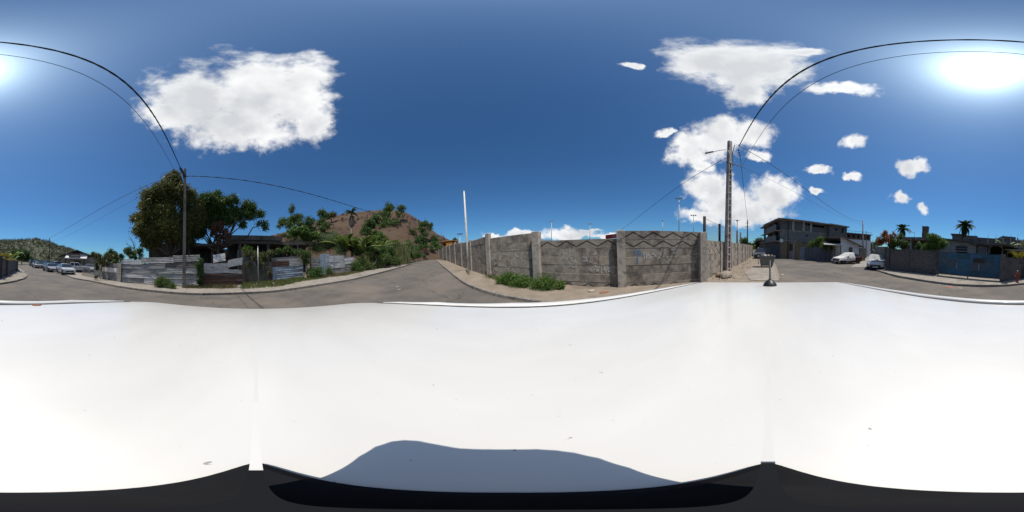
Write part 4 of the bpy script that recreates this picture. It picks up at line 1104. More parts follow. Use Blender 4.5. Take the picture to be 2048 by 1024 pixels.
# low patched part towards the grey railings
F0a = gp(188, 553, .12); fB = Frame(F0a.xy, F1a.xy)
t = thing('patched_fence', 'low patched fence of boards and sheets half hidden by red creeper', 'fence')
sheet(fB, fB.u(202), fB.u(236), .12, .95, ZINC(), t, pitch=.2, amp=.008, seed=3)
sheet(fB, fB.u(208), fB.u(234), .96, 1.36, WHITE(), t, pitch=.9, amp=.006, w=.02, seed=4, name='board')
sheet(fB, fB.u(203), fB.u(238), 1.38, 1.85, pm('grey_board', (.18, .18, .18), (.12, .12, .12), 5, .9), t, pitch=.9, amp=.006, seed=5, name='board')
for k in range(4):
    sheet(fB, fB.u(189 + 3.4 * k), fB.u(192 + 3.4 * k), .12, 1.6 - .05 * (k % 2), pm('grey_plank', (.20, .20, .20), (.13, .13, .125), 6, .9, stretch=(1, 1, .3)), t, True, pitch=.5, amp=.006, w=.01 * (k % 2), name='plank')
for k in range(9):
    fB.box(MB(), fB.u(237) + .0, fB.u(243.5), .0 + .01 * (k % 2), .05, .12 + .2 * k, .12 + .2 * k + .17).build('slat', pm('pale_slat', (.36, .33, .28), (.24, .22, .19), 8, .9), t)
for px in (188.5, 202, 237): fB.box(MB(), fB.u(px) - .05, fB.u(px) + .05, -.16, -.06, 0, 1.95).build('post', WOODD(), t)
# second stretch: rusty low panel, pale sheet, propped scrap
F2a, F2b = gp(404, 571, .12), gp(486, 569, .12); fC = Frame(F2a.xy, F2b.xy)
t = thing('scrap_fence', 'fence of rusty brown sheets below and a pale grey sheet above', 'fence')
sheet(fC, 0, fC.L, .1, .62, RUST(), t, pitch=.3, amp=.01, seed=1); sheet(fC, .1, fC.L - .05, .60, 1.12, RUST(), t, pitch=.3, amp=.01, w=.02, seed=2)
sheet(fC, fC.u(408), fC.u(457), 1.16, 2.02, ZINC_PALE(), t, pitch=.28, amp=.012, w=-.03, seed=3)
sheet(fC, fC.u(455), fC.u(484), 1.20, 1.55, ZINC_PALE(), t, pitch=.16, amp=.02, w=.02, seed=4, shear=-.15)
for px in (405, 440, 485): fC.box(MB(), fC.u(px) - .05, fC.u(px) + .05, -.18, -.08, 0, 2.0).build('post', WOODD(), t)
s1 = sheet(fC, fC.u(428), fC.u(453), 2.06, 2.75, ZINC_PALE(), None, True, pitch=.12, amp=.012, w=-.45, tilt=-.25, shear=.18, name='loose_sheet'); tag(s1, 'loose pale corrugated sheet propped tilted behind the scrap fence', 'metal sheet')
s2 = sheet(fC, fC.u(455), fC.u(484), 1.62, 2.25, WHITE(), None, pitch=.15, amp=.022, w=.06, tilt=.12, shear=.28, name='loose_sheet'); tag(s2, 'crumpled white corrugated sheet slanting on top of the scrap fence', 'metal sheet')
# third stretch: wire netting under creepers with a slim steel post
F3a, F3b = gp(487, 567, .12), gp(543, 563, .12); fD = Frame(F3a.xy, F3b.xy)
t = thing('mesh_fence', 'dark wire mesh fence overgrown with creeper behind the slim steel post', 'fence')
mb = MB()
for k in range(int(fD.L / .11)):
    mb.tube([fD.p(k * .11, 0, .1), fD.p(k * .11, 0, 2.05)], .004, 3, False)
for k in range(18): mb.tube([fD.p(0, .006, .1 + k * .115), fD.p(fD.L, .006, .1 + k * .115)], .004, 3, False)
stuff(mb.build('wire_mesh', pm('dull_wire', (.12, .12, .115), (.08, .08, .075), 9, .8), t))
fD.box(MB(), 0, fD.L, -.14, -.10, .1, 1.75).build('shade_cloth', pm('shade_cloth', (.09, .09, .07), (.045, .05, .038), 3, .95), t)
for u in (.05, fD.L - .03): fD.box(MB(), u - .06, u + .06, -.09, .03, 0, 2.1).build('post', WOODD(), t)
p = gp(517, 572.5, .12); t = thing('steel_post', 'slim bare steel post standing in the grass before the mesh fence', 'post', p); hp = at(516.5, 493.5, p.xy.length).z - p.z
MB().tube([(0, 0, -.2), (0, 0, hp)], .045, 8).build('shaft', STEEL(), t, True); MB().lathe([(.06, hp - .02), (.06, hp + .03), (.02, hp + .05)], 8).build('cap', STEEL(), t, True)
# fourth stretch: blue sheets
F4a, F4b = gp(545, 562.5, .12), gp(606, 555.5, .12); fE = Frame(F4a.xy, F4b.xy)
t = thing('corrugated_fence', 'patched fence of blue sheets below and rust-streaked sheets above', 'fence'); g0 = gz(*fE.A) + .12
sl_ = gz(*fE.B) - gz(*fE.A)
for k in range(3): sheet(fE, .02, fE.L, g0 + .06 + .42 * k, g0 + .50 + .42 * k, ZINC_BLUE(), t, pitch=.22, amp=.012, w=-.012 * k, tilt=-.05, bow=1, seed=k, shear=sl_)
sheet(fE, .0, fE.L * .62, g0 + 1.30, g0 + 1.85, RUST(), t, pitch=.2, amp=.014, w=-.05, seed=7, shear=sl_ * .6); sheet(fE, fE.L * .55, fE.L, g0 + 1.38, g0 + 2.1, ZINC_PALE(), t, pitch=.14, amp=.02, w=-.03, seed=8, shear=sl_ * .4)
sheet(fE, 0, fE.L, g0 + 1.84, g0 + 2.22, ZINC(), t, pitch=.3, amp=.01, w=-.09, seed=9, shear=sl_)
for f in (0, .5, .99): fE.box(MB(), fE.L * f - .05, fE.L * f + .05, -.22, -.12, g0 - .2, g0 + 2.2).build('post', WOODD(), t)
# fifth stretch: upright blue boards and crumpled zinc
F5a, F5b = gp(622, 554, .12), gp(716, 543, .12); fG = Frame(F5a.xy, F5b.xy)
t = thing('corrugated_fence', 'crumpled zinc fence with upright blue-grey sheets near the leafy bush', 'fence')
def g5(px): q = fG.p(fG.u(px), 0, 0); return gz(q.x, q.y) + .12
sheet(fG, fG.u(622), fG.u(640), g5(630), g5(630) + 2.0, ZINC(), t, pitch=.16, amp=.018, seed=2)
for k in range(5): sheet(fG, fG.u(640 + 4 * k), fG.u(644.4 + 4 * k), g5(650) - .05, g5(650) + 2.2 + .1 * (k == 2), ZINC_BLUE(), t, True, pitch=.24, amp=.012, w=.02 * (k % 2), tilt=-.03 * k, seed=k)
for k in range(3): sheet(fG, fG.u(657), fG.u(690), g5(672) + .66 * k, g5(672) + .66 * k + .70, ZINC_PALE() if k else ZINC(), t, pitch=.13, amp=.024, w=-.02 * k, tilt=-.05, bow=1.5, seed=k + 3)
sheet(fG, fG.u(689), fG.u(709), g5(700) + .9, g5(700) + 1.75, ZINC_PALE(), t, pitch=.4, amp=.012, w=-.06, seed=9); sheet(fG, fG.u(689), fG.u(716), g5(702), g5(702) + .95, ZINC(), t, pitch=.3, amp=.012, w=-.04, seed=10)
for px in (622, 656, 690): fG.box(MB(), fG.u(px) - .05, fG.u(px) + .05, -.25, -.15, g5(px) - .2, g5(px) + 2.1).build('post', WOODD(), t)
# stump with sprouting leaves
p = gp(612, 556.5, .12); tree('sprouting_stump', 'pale cut trunk sprouting a leafy top between the blue fences', p, [lobe(610, 508, p.xy.length, 11, 12), lobe(616, 522, p.xy.length, 8, 8)], 1500, .15, MIDG, 12, r=.16, bark=BARK_PALE(), fork=.9)

# ---- creepers, grass and weeds along the fences
def creeper(label, lobes, n, size, m, seed, cat='creeper', name='creeper'):
    b = Vector(lobes[0][:3]); b.z = gz(b.x, b.y); t = thing(name, label, cat, b)
    bl = [(c[0] - b.x, c[1] - b.y, c[2] - b.z, *c[3:]) for c in lobes]
    link('foliage', leaves_mesh('foliage', bl, n, size, m, seed, shell=.35, width=.5), t)
    for k, c in enumerate(bl[:6]):
        mb = MB(); branch(mb, (c[0], c[1], 0), c[:3], .025, .01, .15, 5, seed + k); mb.build('stem', BARK(), t, True)
    return t
creeper('reddish creeper spilling over the patched fence', [lobe(192, 515, 18.5, 7, 8), lobe(204, 518, 17.6, 10, 9), lobe(217, 515, 17, 10, 9), lobe(230, 512, 16.6, 8, 7), lobe(195, 530, 18.3, 5, 9), lobe(210, 528, 17.2, 5, 6)], 4200, .13, OLIVE, 21)
creeper('dark narrow creeper climbing between the fence boards', [lobe(243, 515, 15.6, 5, 8), lobe(242, 530, 15.6, 3.5, 9), lobe(244, 545, 15.5, 3, 6)], 1400, .11, DEEP, 22)
creeper('dark ivy column beside the concrete pole foot', [lobe(398, 525, 12.7, 5, 12), lobe(399, 545, 12.6, 6, 12), lobe(401, 563, 12.6, 7, 9)], 2400, .10, DEEP, 23)
creeper('green vine over the wire mesh fence', [lobe(495, 508, 15.4, 9, 6), lobe(506, 512, 15.2, 9, 7), lobe(530, 512, 15.6, 9, 9), lobe(541, 506, 15.6, 8, 7), lobe(522, 530, 15.3, 9, 12), lobe(498, 535, 15.3, 8, 12), lobe(536, 545, 15.4, 6, 10)], 3400, .12, OLIVE, 24)
bushes('bush', 'dark green bush at the foot of the grey sheets near the pole', 'bush', [(322, 574, .45, .75), (334, 575, .4, .6), (345, 577, .35, .35)], 2600, .11, MIDG, 31)
bushes('bush', 'fern-like bush against the crumpled zinc fence', 'bush', [(626, 557, .4, .9), (636, 556, .45, 1.0)], 2200, .13, DEEP, 32)
bushes('bush', 'leafy weed beside the upright blue sheets', 'bush', [(658, 552, .3, 1.0)], 900, .12, MIDG, 33)
# verge grass
pts = []; rs = random.Random(9)
for k in range(1000):
    px = rs.uniform(484, 645); f = rs.random() ** 1.4
    yk = np.interp(px, [484, 517, 560, 611, 645], [578, 577, 573, 562, 557]); yf = np.interp(px, [484, 517, 560, 611, 645], [567, 565, 560.5, 555, 551])
    q = gp(px, lerp(yf, yk, f), .12); pts.append((q.x, q.y, q.z))
g_ = link('grass', blades_mesh('grass', pts, GR, .20, .022, 3, per=9, spread=.10)); stuff(g_, 'rough green grass strip along the fence foot', 'grass')
pts = []
for k in range(420):
    px = rs.uniform(640, 720); q = gp(px, np.interp(px, [640, 690, 720], [557, 551, 545]) - rs.uniform(0, 4), .12); pts.append((q.x, q.y, q.z))
for k in range(300):
    px = rs.uniform(370, 470); q = gp(px, 572 + rs.uniform(0, 5), .12); pts.append((q.x, q.y, q.z))
for k in range(260):
    px = rs.uniform(800, 880); q = gp(px, np.interp(px, [800, 830, 880], [528, 521.5, 514]) - rs.uniform(-.5, 2), .05); pts.append((q.x, q.y, q.z))
g_ = link('grass', blades_mesh('grass', pts, leafm('dry_grass', (.12, .11, .04), (.22, .19, .09), (.09, .13, .03)), .22, .024, 4, per=7, spread=.14)); stuff(g_, 'thin dry tufts of grass by the roadside', 'grass')

# ---- garden behind the fence
banana('tall banana plant beside the bare grey tree', polar(230, 19.5), 2.9, 8, 1)
banana('banana plant with broad lime leaves over the patched fence', polar(240, 18.5), 2.5, 7, 2)
banana('small banana plant just left of the bare tree', polar(254, 19), 2.5, 8, 3)
creeper('bright shrub between banana leaves and mango tree', [lobe(252, 505, 19.5, 12, 9), lobe(268, 510, 19, 10, 9), lobe(280, 508, 18.5, 8, 12), lobe(222, 508, 19, 8, 7)], 3200, .15, MIDG, 35, 'shrub', 'shrub')
for i, (px, yt, D, lab) in enumerate(((595, 455, 19.5, 'tall papaya tree with an umbrella of leaves above the concrete roof'), (620, 465, 20.5, 'shorter papaya tree right of the taller one'))):
    b = polar(px, D); tp = at(px, yt + 12, D)
    t = thing('papaya_tree', lab, 'papaya tree', b); v = tp - b
    MB().tube([(0, 0, -.2), v * .6, v], [.10, .08, .06], 7).build('trunk', BARK_PALE(), t, True)
    link('crown', leaves_mesh('crown', [(v.x + .7 * math.cos(a), v.y + .7 * math.sin(a), v.z + .15 + .2 * (k % 2), .55, .55, .3) for k, a in enumerate([j * .78 for j in range(8)])], 1900, .24, LG, 40 + i, width=.55), t)
    for k in range(8): MB().tube([v, v + Vector((.8 * math.cos(k * .78), .8 * math.sin(k * .78), .3))], .015, 4).build('leaf_stalk', LG, t)
for i, (px, D, H_, nl, lab, dd) in enumerate(((690, 20.5, 5.0, 13, 'big banana plant with yellowing leaves before the brown hill', 2), (705, 21.5, 4.8, 13, 'banana plant with hanging dry leaves', 3), (722, 20.5, 4.4, 12, 'lush banana plant leaning over the leafy bush', 0), (740, 23, 4.8, 12, 'banana plant right of the dead palm trunk', 1), (762, 26, 4.6, 11, 'banana plant nearest the rusty pole', 0), (790, 30, 5.0, 12, 'banana plant behind the pink-flowered bush', 1))):
    banana(lab, polar(px, D), H_, nl, 50 + i, dead=dd)
tree('feathery_shrub', 'feathery pale green shrub behind the zinc fence', polar(655, 21), [lobe(648, 485, 21, 16, 16), lobe(668, 480, 21, 16, 18), lobe(635, 495, 20.5, 14, 12), lobe(680, 500, 20, 12, 14)], 6500, .20, leafm('feather_leaf', (.08, .13, .045), (.16, .22, .09)), 61, r=.07, cat='shrub', width=.16, droop=.8, sub=0, dense=2.6, shell=.25)
b = polar(703, 30); t = thing('dead_palm', 'dead palm trunk hung with grey withered fronds under a small green top', 'palm tree', b)
tp = at(703, 426, 30) - b; MB().tube([(0, 0, 0), tp * .6, tp], [.25, .18, .12], 7).build('trunk', BARK_PALE(), t, True)
fm = frond_mesh(2.6, pm('withered', (.22, .18, .14), (.13, .10, .08), 8, .95), 3, .5, 'dead')
for k in range(9): link('dry_frond', fm, t, tp * .97, (0, 1.35, k * .7))
fm = frond_mesh(1.5, leafm('palm_leaf', (.03, .06, .016), (.07, .11, .03)), 4, .9, 'smallgreen')
for k in range(14): link('frond', fm, t, tp, (0, (-1.0, -.5, .1)[k % 3], k * 2.4))
tree('bush', 'big tangled green bush spilling on to the pavement past the zinc fence', gp(742, 541, .12), [lobe(712, 530, 19, 16, 14), lobe(735, 525, 20, 20, 18), lobe(760, 522, 21.5, 22, 18), lobe(785, 518, 23.5, 20, 16), lobe(722, 508, 20.5, 16, 12), lobe(750, 503, 22, 20, 12), lobe(780, 502, 24, 18, 12), lobe(722, 540, 18.5, 14, 6)], 15000, .17, MIDG, 62, r=.08, cat='bush', width=.3, shell=.3, sub=3, dense=2.4)
creeper('pink flowering bush at the road edge before the rusty pole', [lobe(792, 517, 24.5, 8, 9), lobe(800, 522, 25, 6, 7)], 900, .12, leafm('pink_flower', (.05, .08, .02), (.09, .12, .03), (.35, .10, .10)), 63, 'bush', 'bush')
tree('dark_bush', 'dark bush filling the roadside right of the rusty pole', polar(830, 36), [lobe(815, 505, 33, 14, 12), lobe(832, 508, 36, 12, 10), lobe(800, 500, 32, 14, 12), lobe(845, 512, 40, 8, 6)], 4200, .24, DEEP, 64, r=.1, cat='bush', shell=.35, sub=3, dense=2.4)
creeper('brown dry shrub by the far blue shed', [lobe(840, 505, 42, 9, 6), lobe(850, 500, 44, 6, 5)], 700, .25, DEAD, 65, 'shrub', 'shrub')

# ---- undergrowth between the gardens and the hill
UND = 'undergrowth shrubs below the hill'
for k, (px, D, lobes, m, n, size, lab) in enumerate((
    (648, 25, [lobe(632, 488, 25, 14, 12), lobe(652, 484, 25, 16, 13), lobe(672, 486, 25, 15, 12)], LG, 4200, .2, 'light green shrub above the upright blue sheets'),
    (690, 26, [lobe(686, 482, 26, 14, 13), lobe(704, 488, 26, 14, 12), lobe(722, 484, 27, 13, 12)], MIDG, 4200, .22, 'green thicket behind the yellowing banana plants'),
    (748, 30, [lobe(740, 492, 29, 14, 11), lobe(758, 494, 30, 14, 11), lobe(775, 490, 31, 13, 11)], BRIGHT, 3600, .2, 'yellow-green thicket behind the tangled bush'),
    (806, 34, [lobe(795, 494, 32, 14, 12), lobe(812, 492, 34, 13, 12), lobe(828, 496, 37, 11, 10)], MIDG, 3600, .24, 'green thicket round the rusty pole'),
    (606, 27, [lobe(596, 478, 27, 14, 8), lobe(612, 474, 27, 12, 9), lobe(575, 470, 30, 14, 8)], OLIVE, 2600, .22, 'olive shrub behind the papaya trees'),
    (500, 17.2, [lobe(490, 503, 17.2, 9, 7), lobe(503, 500, 17.2, 9, 7), lobe(516, 506, 17.2, 8, 6)], LG, 1700, .16, 'light shrub showing over the wire mesh fence'),
    (572, 17.8, [lobe(560, 504, 17.8, 9, 6), lobe(574, 500, 17.8, 10, 8), lobe(588, 505, 18, 8, 6)], MIDG, 1800, .17, 'green shrub behind the blue sheet fence under the papaya trees'),
    (858, 48, [lobe(848, 496, 46, 12, 7), lobe(862, 498, 50, 10, 7)], DEEP, 1800, .3, 'dark shrub above the far blue sheets'))):
    tree('shrub', lab, polar(px, D), lobes, n, size, m, 160 + k, r=.06, cat='shrub', grp=UND, sub=3, shell=.3, dense=1.8, width=.3)
pts = []; rs = random.Random(19)
for k in range(260):
    q = polar(rs.uniform(735, 815), rs.uniform(25, 33)); pts.append((q.x, q.y, q.z + .2))
stuff(link('cane_grass', blades_mesh('cane_grass', pts, leafm('cane', (.10, .14, .04), (.20, .22, .09), (.26, .22, .12)), 3.6, .07, 7, per=8, spread=.35, lean=.35)), 'tall pale cane grass standing above the roadside bush', 'grass')
# ---- trees on and before the dry hill
def hill_tree(label, lobes, D, n, size, m, seed, px, py, grp='trees on the dry hill', r=.25):
    return tree('hill_tree', label, at(px, py, D), lobes, n, size, m, seed, r=r, grp=grp, fork=.5, clump=22)
hill_tree('slender dark tree rising highest left of the hill', [lobe(588, 418, 48, 8, 11), lobe(590, 435, 48, 9, 10), lobe(575, 445, 48, 16, 12), lobe(600, 442, 48, 12, 12), lobe(562, 452, 48, 8, 9)], 48, 4200, .45, MIDG, 71, 588, 482)
hill_tree('round dark tree between the slender one and the hill', [lobe(617, 442, 50, 11, 14), lobe(622, 456, 50, 10, 12), lobe(608, 460, 50, 10, 8)], 50, 2600, .45, DEEP, 72, 617, 482)
hill_tree('tree on the left shoulder of the hill', [lobe(643, 428, 60, 10, 10), lobe(638, 442, 58, 10, 10), lobe(652, 432, 60, 7, 7)], 60, 2000, .5, MIDG, 73, 643, 462)
hill_tree('small flat tree right of the shoulder tree', [lobe(664, 428, 64, 8, 6), lobe(656, 434, 64, 6, 5)], 64, 1100, .5, OLIVE, 74, 664, 444)
hill_tree('bush halfway up the brown slope', [lobe(652, 450, 52, 7, 8), lobe(645, 460, 52, 7, 7)], 52, 1100, .42, MIDG, 75, 650, 472)
hill_tree('large dark tree below the hilltop', [lobe(776, 415, 62, 10, 12), lobe(768, 428, 62, 14, 13), lobe(785, 440, 60, 14, 12), lobe(755, 436, 60, 12, 10), lobe(775, 452, 58, 16, 8), lobe(802, 418, 64, 10, 8), lobe(800, 432, 62, 8, 10)], 62, 7000, .5, MIDG, 76, 776, 470, r=.35)
hill_tree('dark bushy tree low on the slope left of the large one', [lobe(740, 448, 48, 14, 10), lobe(733, 460, 46, 12, 10), lobe(748, 470, 46, 12, 9)], 48, 3600, .4, DEEP, 77, 738, 485)
hill_tree('bright shrub at the foot of the slope', [lobe(762, 475, 42, 10, 9), lobe(752, 484, 42, 10, 8)], 42, 2000, .35, LG, 78, 760, 495)
hill_tree('umbrella-shaped tree with a pale trunk on the right slope', [lobe(848, 448, 56, 9, 6), lobe(860, 454, 56, 9, 7), lobe(838, 460, 56, 11, 8), lobe(826, 466, 55, 7, 8), lobe(848, 468, 56, 8, 6)], 56, 3400, .42, MIDG, 79, 853, 492)
hill_tree('low dark tree under the umbrella-shaped one', [lobe(838, 480, 48, 11, 7), lobe(845, 487, 48, 9, 6)], 48, 2000, .38, DEEP, 80, 838, 500)
hill_tree('round tree before the orange house', [lobe(872, 478, 58, 10, 7), lobe(868, 490, 56, 12, 8), lobe(878, 496, 55, 8, 7)], 58, 2800, .4, DEEP, 81, 870, 506)
hill_tree('small tree behind the solar lamp', [lobe(910, 482, 75, 5, 5), lobe(897, 492, 70, 6, 5)], 75, 900, .5, DEEP, 82, 908, 500)
# dry scrub dots on the slopes
rs = random.Random(12); bl = []
for k in range(260):
    a, b = rs.uniform(.05, .95), rs.uniform(.12, .58); q = dryf(a, b); bl.append((q[0], q[1], q[2] + .15, .7, .7, .4))
stuff(link('dry_scrub', leaves_mesh('dry_scrub', bl, 7500, .38, leafm('straw', (.075, .05, .03), (.12, .085, .045), (.06, .075, .025)), 5, shell=.2, sub=0)), 'dry scrub dotted over the brown hill', 'scrub')
bl = []
for k in range(1900):
    a, b = rs.uniform(.02, .98), .62 * rs.random() ** 1.5; q = grnf(a, b); r = rs.uniform(2.2, 5.5) * (.55 + b); bl.append((q[0], q[1], q[2] + r * .4, r, r, r * .7))
stuff(link('hill_wood', leaves_mesh('hill_wood', bl, 46000, 1.6, leafm('far_leaf', (.045, .06, .025), (.09, .10, .045), (.15, .13, .085)), 6, shell=.3, clump=20, sub=0)), 'scattered trees over the far green hill', 'wood')

# ---- unfinished house in the shade
hA = Frame(at(285, 500, 19.5).xy, at(452, 500, 18.8).xy)
t = thing('unfinished_house', 'dark unfinished concrete house with flat slabs behind the fence', 'house')
z1 = hA.z(380, 488)
MB_ = lambda: MB()
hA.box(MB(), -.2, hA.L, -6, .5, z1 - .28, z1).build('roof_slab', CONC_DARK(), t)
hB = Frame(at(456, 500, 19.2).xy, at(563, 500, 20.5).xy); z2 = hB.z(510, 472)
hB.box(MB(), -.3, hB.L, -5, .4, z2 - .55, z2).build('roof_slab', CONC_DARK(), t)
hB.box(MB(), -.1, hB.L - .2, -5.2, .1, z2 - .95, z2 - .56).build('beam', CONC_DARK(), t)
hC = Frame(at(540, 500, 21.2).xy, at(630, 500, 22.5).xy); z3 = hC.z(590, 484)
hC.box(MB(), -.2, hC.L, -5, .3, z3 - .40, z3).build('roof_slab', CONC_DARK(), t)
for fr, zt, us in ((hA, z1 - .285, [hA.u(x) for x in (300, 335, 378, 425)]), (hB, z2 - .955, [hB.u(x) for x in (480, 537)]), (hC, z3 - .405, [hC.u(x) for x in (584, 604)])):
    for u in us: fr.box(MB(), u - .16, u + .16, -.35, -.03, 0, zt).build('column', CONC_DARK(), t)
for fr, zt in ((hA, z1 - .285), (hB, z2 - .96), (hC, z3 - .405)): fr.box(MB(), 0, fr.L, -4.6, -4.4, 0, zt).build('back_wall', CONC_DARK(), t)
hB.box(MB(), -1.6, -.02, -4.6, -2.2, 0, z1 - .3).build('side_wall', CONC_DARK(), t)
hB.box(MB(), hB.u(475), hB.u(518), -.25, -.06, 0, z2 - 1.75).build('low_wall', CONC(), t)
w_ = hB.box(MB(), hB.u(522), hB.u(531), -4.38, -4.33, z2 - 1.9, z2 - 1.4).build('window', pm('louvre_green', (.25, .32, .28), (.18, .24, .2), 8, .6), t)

# ================================================================== vehicles
def paint(name, c, rough=.25):
    return pm('car_' + name, c, tuple(v * .94 for v in c), 2, rough, coat=.6, c3=tuple(v * .8 for v in c), s3=.9, t3=(.6, .9))
PROFILES = {   # side outline: (x from nose, z) of body lower line then cabin; L, W, H
    'suv': dict(L=4.2, W=1.8, H=1.55, nose=[(0, .35), (.02, .72), (.12, .86), (1.0, 1.0), (1.12, 1.02)], ws=(1.12, 1.02, 1.85, 1.50), roof=[(1.85, 1.50), (2.6, 1.55), (3.45, 1.50)], rear=(3.45, 1.50, 3.98, 1.05), tail=[(4.16, .95), (4.2, .5), (4.14, .32)]),
    'hatch': dict(L=4.0, W=1.74, H=1.47, nose=[(0, .32), (.02, .62), (.15, .76), (.95, .92), (1.05, .94)], ws=(1.05, .94, 1.8, 1.43), roof=[(1.8, 1.43), (2.5, 1.47), (3.2, 1.42)], rear=(3.2, 1.42, 3.85, .98), tail=[(3.97, .90), (4.0, .5), (3.94, .3)]),
    'pickup': dict(L=5.2, W=1.85, H=1.78, nose=[(0, .45), (.02, .95), (.15, 1.05), (1.25, 1.15), (1.35, 1.17)], ws=(1.35, 1.17, 2.0, 1.74), roof=[(2.0, 1.74), (2.7, 1.78), (3.4, 1.75)], rear=(3.4, 1.75, 3.6, 1.15), tail=[(5.15, 1.12), (5.2, .6), (5.15, .45)]),
    'van': dict(L=4.6, W=1.85, H=1.85, nose=[(0, .38), (.02, .8), (.15, .95), (.7, 1.1), (.8, 1.12)], ws=(.8, 1.12, 1.5, 1.8), roof=[(1.5, 1.8), (2.6, 1.85), (4.3, 1.83)], rear=(4.3, 1.83, 4.5, 1.1), tail=[(4.56, 1.0), (4.6, .5), (4.55, .35)])}
def car(label, p, heading, kind, m, grp=None, dark_nose=False, plate='eu'):
    """body shell of lofted outline, glazed cabin, wheels, lamps; nose points along heading"""
    q = PROFILES[kind]; L_, Wd, H_ = q['L'], q['W'], q['H']
    t = thing('parked_car', label, 'car', p, heading, grp)
    X = lambda x: L_ / 2 - x                                            # nose at +x
    low = q['nose'] + [(q['rear'][2], q['rear'][3])] + q['tail']
    mb = MB()
    n = len(low)
    secs = [(-1, .0), (-.97, .55), (-.86, 1.0)]
    # lower body: outline swept across the width with tucked sides
    ring = []
    for wy, sh in ((-.90, .93), (-1.0, 1.0), (-.97, 1.0), (-.80, 1.015), (0, 1.02), (.80, 1.015), (.97, 1.0), (1.0, 1.0), (.90, .93)):
        row = []
        for i, (x, z) in enumerate(low):
            inset = .10 if (i in (0, 1, n - 1, n - 2) and abs(wy) > .9) else 0
            zz = z if abs(wy) < .95 else (z if i in (0, n - 1) else z - (.05 if abs(wy) > .96 and z > .6 else 0))
            row.append((X(x) + (-inset if x < L_ / 2 else inset), wy * Wd / 2, zz * (1 if abs(wy) > .9 else 1.0)))
        ring.append(row)
    o = len(mb.v)
    for row in ring: mb.v += row
    for j in range(len(ring) - 1):
        for i in range(n - 1): mb.f.append((o + j * n + i, o + j * n + i + 1, o + (j + 1) * n + i + 1, o + (j + 1) * n + i))
    mb.f.append(tuple(o + i for i in range(n))); mb.f.append(tuple(o + (len(ring) - 1) * n + i for i in range(n))[::-1])
    body = mb.build('body', m, t, False)
    # cabin roof and pillars
    wx0, wz0, wx1, wz1 = q['ws']; rx0, rz0, rx1, rz1 = q['rear']
    tw = Wd / 2 * .72; bw = Wd / 2 * .93
    mb = MB(); rp_ = q['roof']
    mb.grid(lambda a, b: (X(np.interp(a, [0, .5, 1], [r[0] for r in rp_])), (b - .5) * 2 * tw, np.interp(a, [0, .5, 1], [r[1] for r in rp_]) - .05 * abs(2 * b - 1) ** 3), 5, 7)
    mb.build('roof', m, t, True)
    g = glassm()
    MB().add([(X(wx0), -bw, wz0), (X(wx0), bw, wz0), (X(wx1), tw, wz1 - .03), (X(wx1), -tw, wz1 - .03)], [(0, 1, 2, 3)]).build('windscreen', g, t)
    MB().add([(X(rx1), -bw, rz1), (X(rx1), bw, rz1), (X(rx0), tw, rz0 - .03), (X(rx0), -tw, rz0 - .03)], [(0, 3, 2, 1)]).build('rear_window', g, t)
    xm = (wx1 + rx0) / 2
    if kind == 'pickup': xm = 2.7
    for s in (-1, 1):
        def S(x, z):
            f = (z - wz0) / (wz1 - wz0); return (X(x), s * lerp(bw, tw, f), z)
        zt = wz1 - .05
        # pillars in body colour
        for xa, xb, ya, yb in ((wx0, wx0 + .09, wx1, wx1 + .09), (xm - .05, xm + .05, xm - .05, xm + .05), (rx1 - .16, rx1, rx0 - .10, rx0)):
            MB().prism([S(xa, wz0 - .04), S(xb, wz0 - .04), S(yb, zt), S(ya, zt)], (0, s * .012, 0)).build('pillar', m, t)
        MB().add([S(wx0 + .07, wz0 - .02), S(xm - .05, wz0 - .02), S(xm - .05, zt), S(wx1 + .07, zt)], [(0, 1, 2, 3)]).build('side_window', g, t)
        MB().add([S(xm + .05, wz0 - .02), S(rx1 - .14, wz0 - .02), S(rx0 - .09, zt), S(xm + .05, zt)], [(0, 1, 2, 3)]).build('side_window', g, t)
        MB().box(X(wx0 + .35) - .06, X(wx0 + .35) + .06, min(s * bw, s * (bw + .17)), max(s * bw, s * (bw + .17)), wz0, wz0 + .12).build('mirror', m, t)
        MB().box(X(xm - .25) - .09, X(xm - .25) + .09, s * Wd / 2 - .02, s * Wd / 2 + .012, wz0 - .16, wz0 - .13).build('door_handle', BLACK(), t)
        for x in (.78, L_ - .78):
            w = MB().lathe([(.18, -.09), (.30, -.1), (.325, -.06), (.325, .06), (.30, .1), (.18, .09)], 18, axis='y').build('wheel', RUBBER(), t, True); w.location = (X(x), s * (Wd / 2 - .10), .325)
            MB().lathe([(.02, -.09), (.20, -.085), (.205, .085), (.02, .09)], 12, axis='y').build('rim', pm('alloy', (.42, .43, .44), (.3, .3, .31), 9, .3, metal=.7), w, True)
            MB().lathe([(.38, -.01), (.38, .012)], 18, (X(x), s * (Wd / 2 - .015), .33), 'y').build('wheel_arch', BLACK(), t)
        zl = q['nose'][2][1]
        MB().hexa([(X(.06), s * Wd * .26, zl - .20), (X(.06), s * Wd * .44, zl - .18), (X(.35), s * Wd * .47, zl - .14), (X(.35), s * Wd * .3, zl - .16)],
                  [(X(.10), s * Wd * .27, zl - .04), (X(.12), s * Wd * .45, zl - .02), (X(.38), s * Wd * .475, zl + .02), (X(.38), s * Wd * .3, zl - .01)]).build('headlight', pm('headlight', (.55, .57, .6), (.4, .42, .45), 5, .12), t)
        zr_ = q['tail'][0][1]
        MB().box(X(L_) - .012, X(L_) + .12, min(s * Wd * .33, s * Wd * .46), max(s * Wd * .33, s * Wd * .46), zr_ - .3, zr_ - .06).build('tail_light', pm('tail_red', (.28, .012, .012), (.2, .01, .01), 5, .25), t)
    zl = q['nose'][1][1]
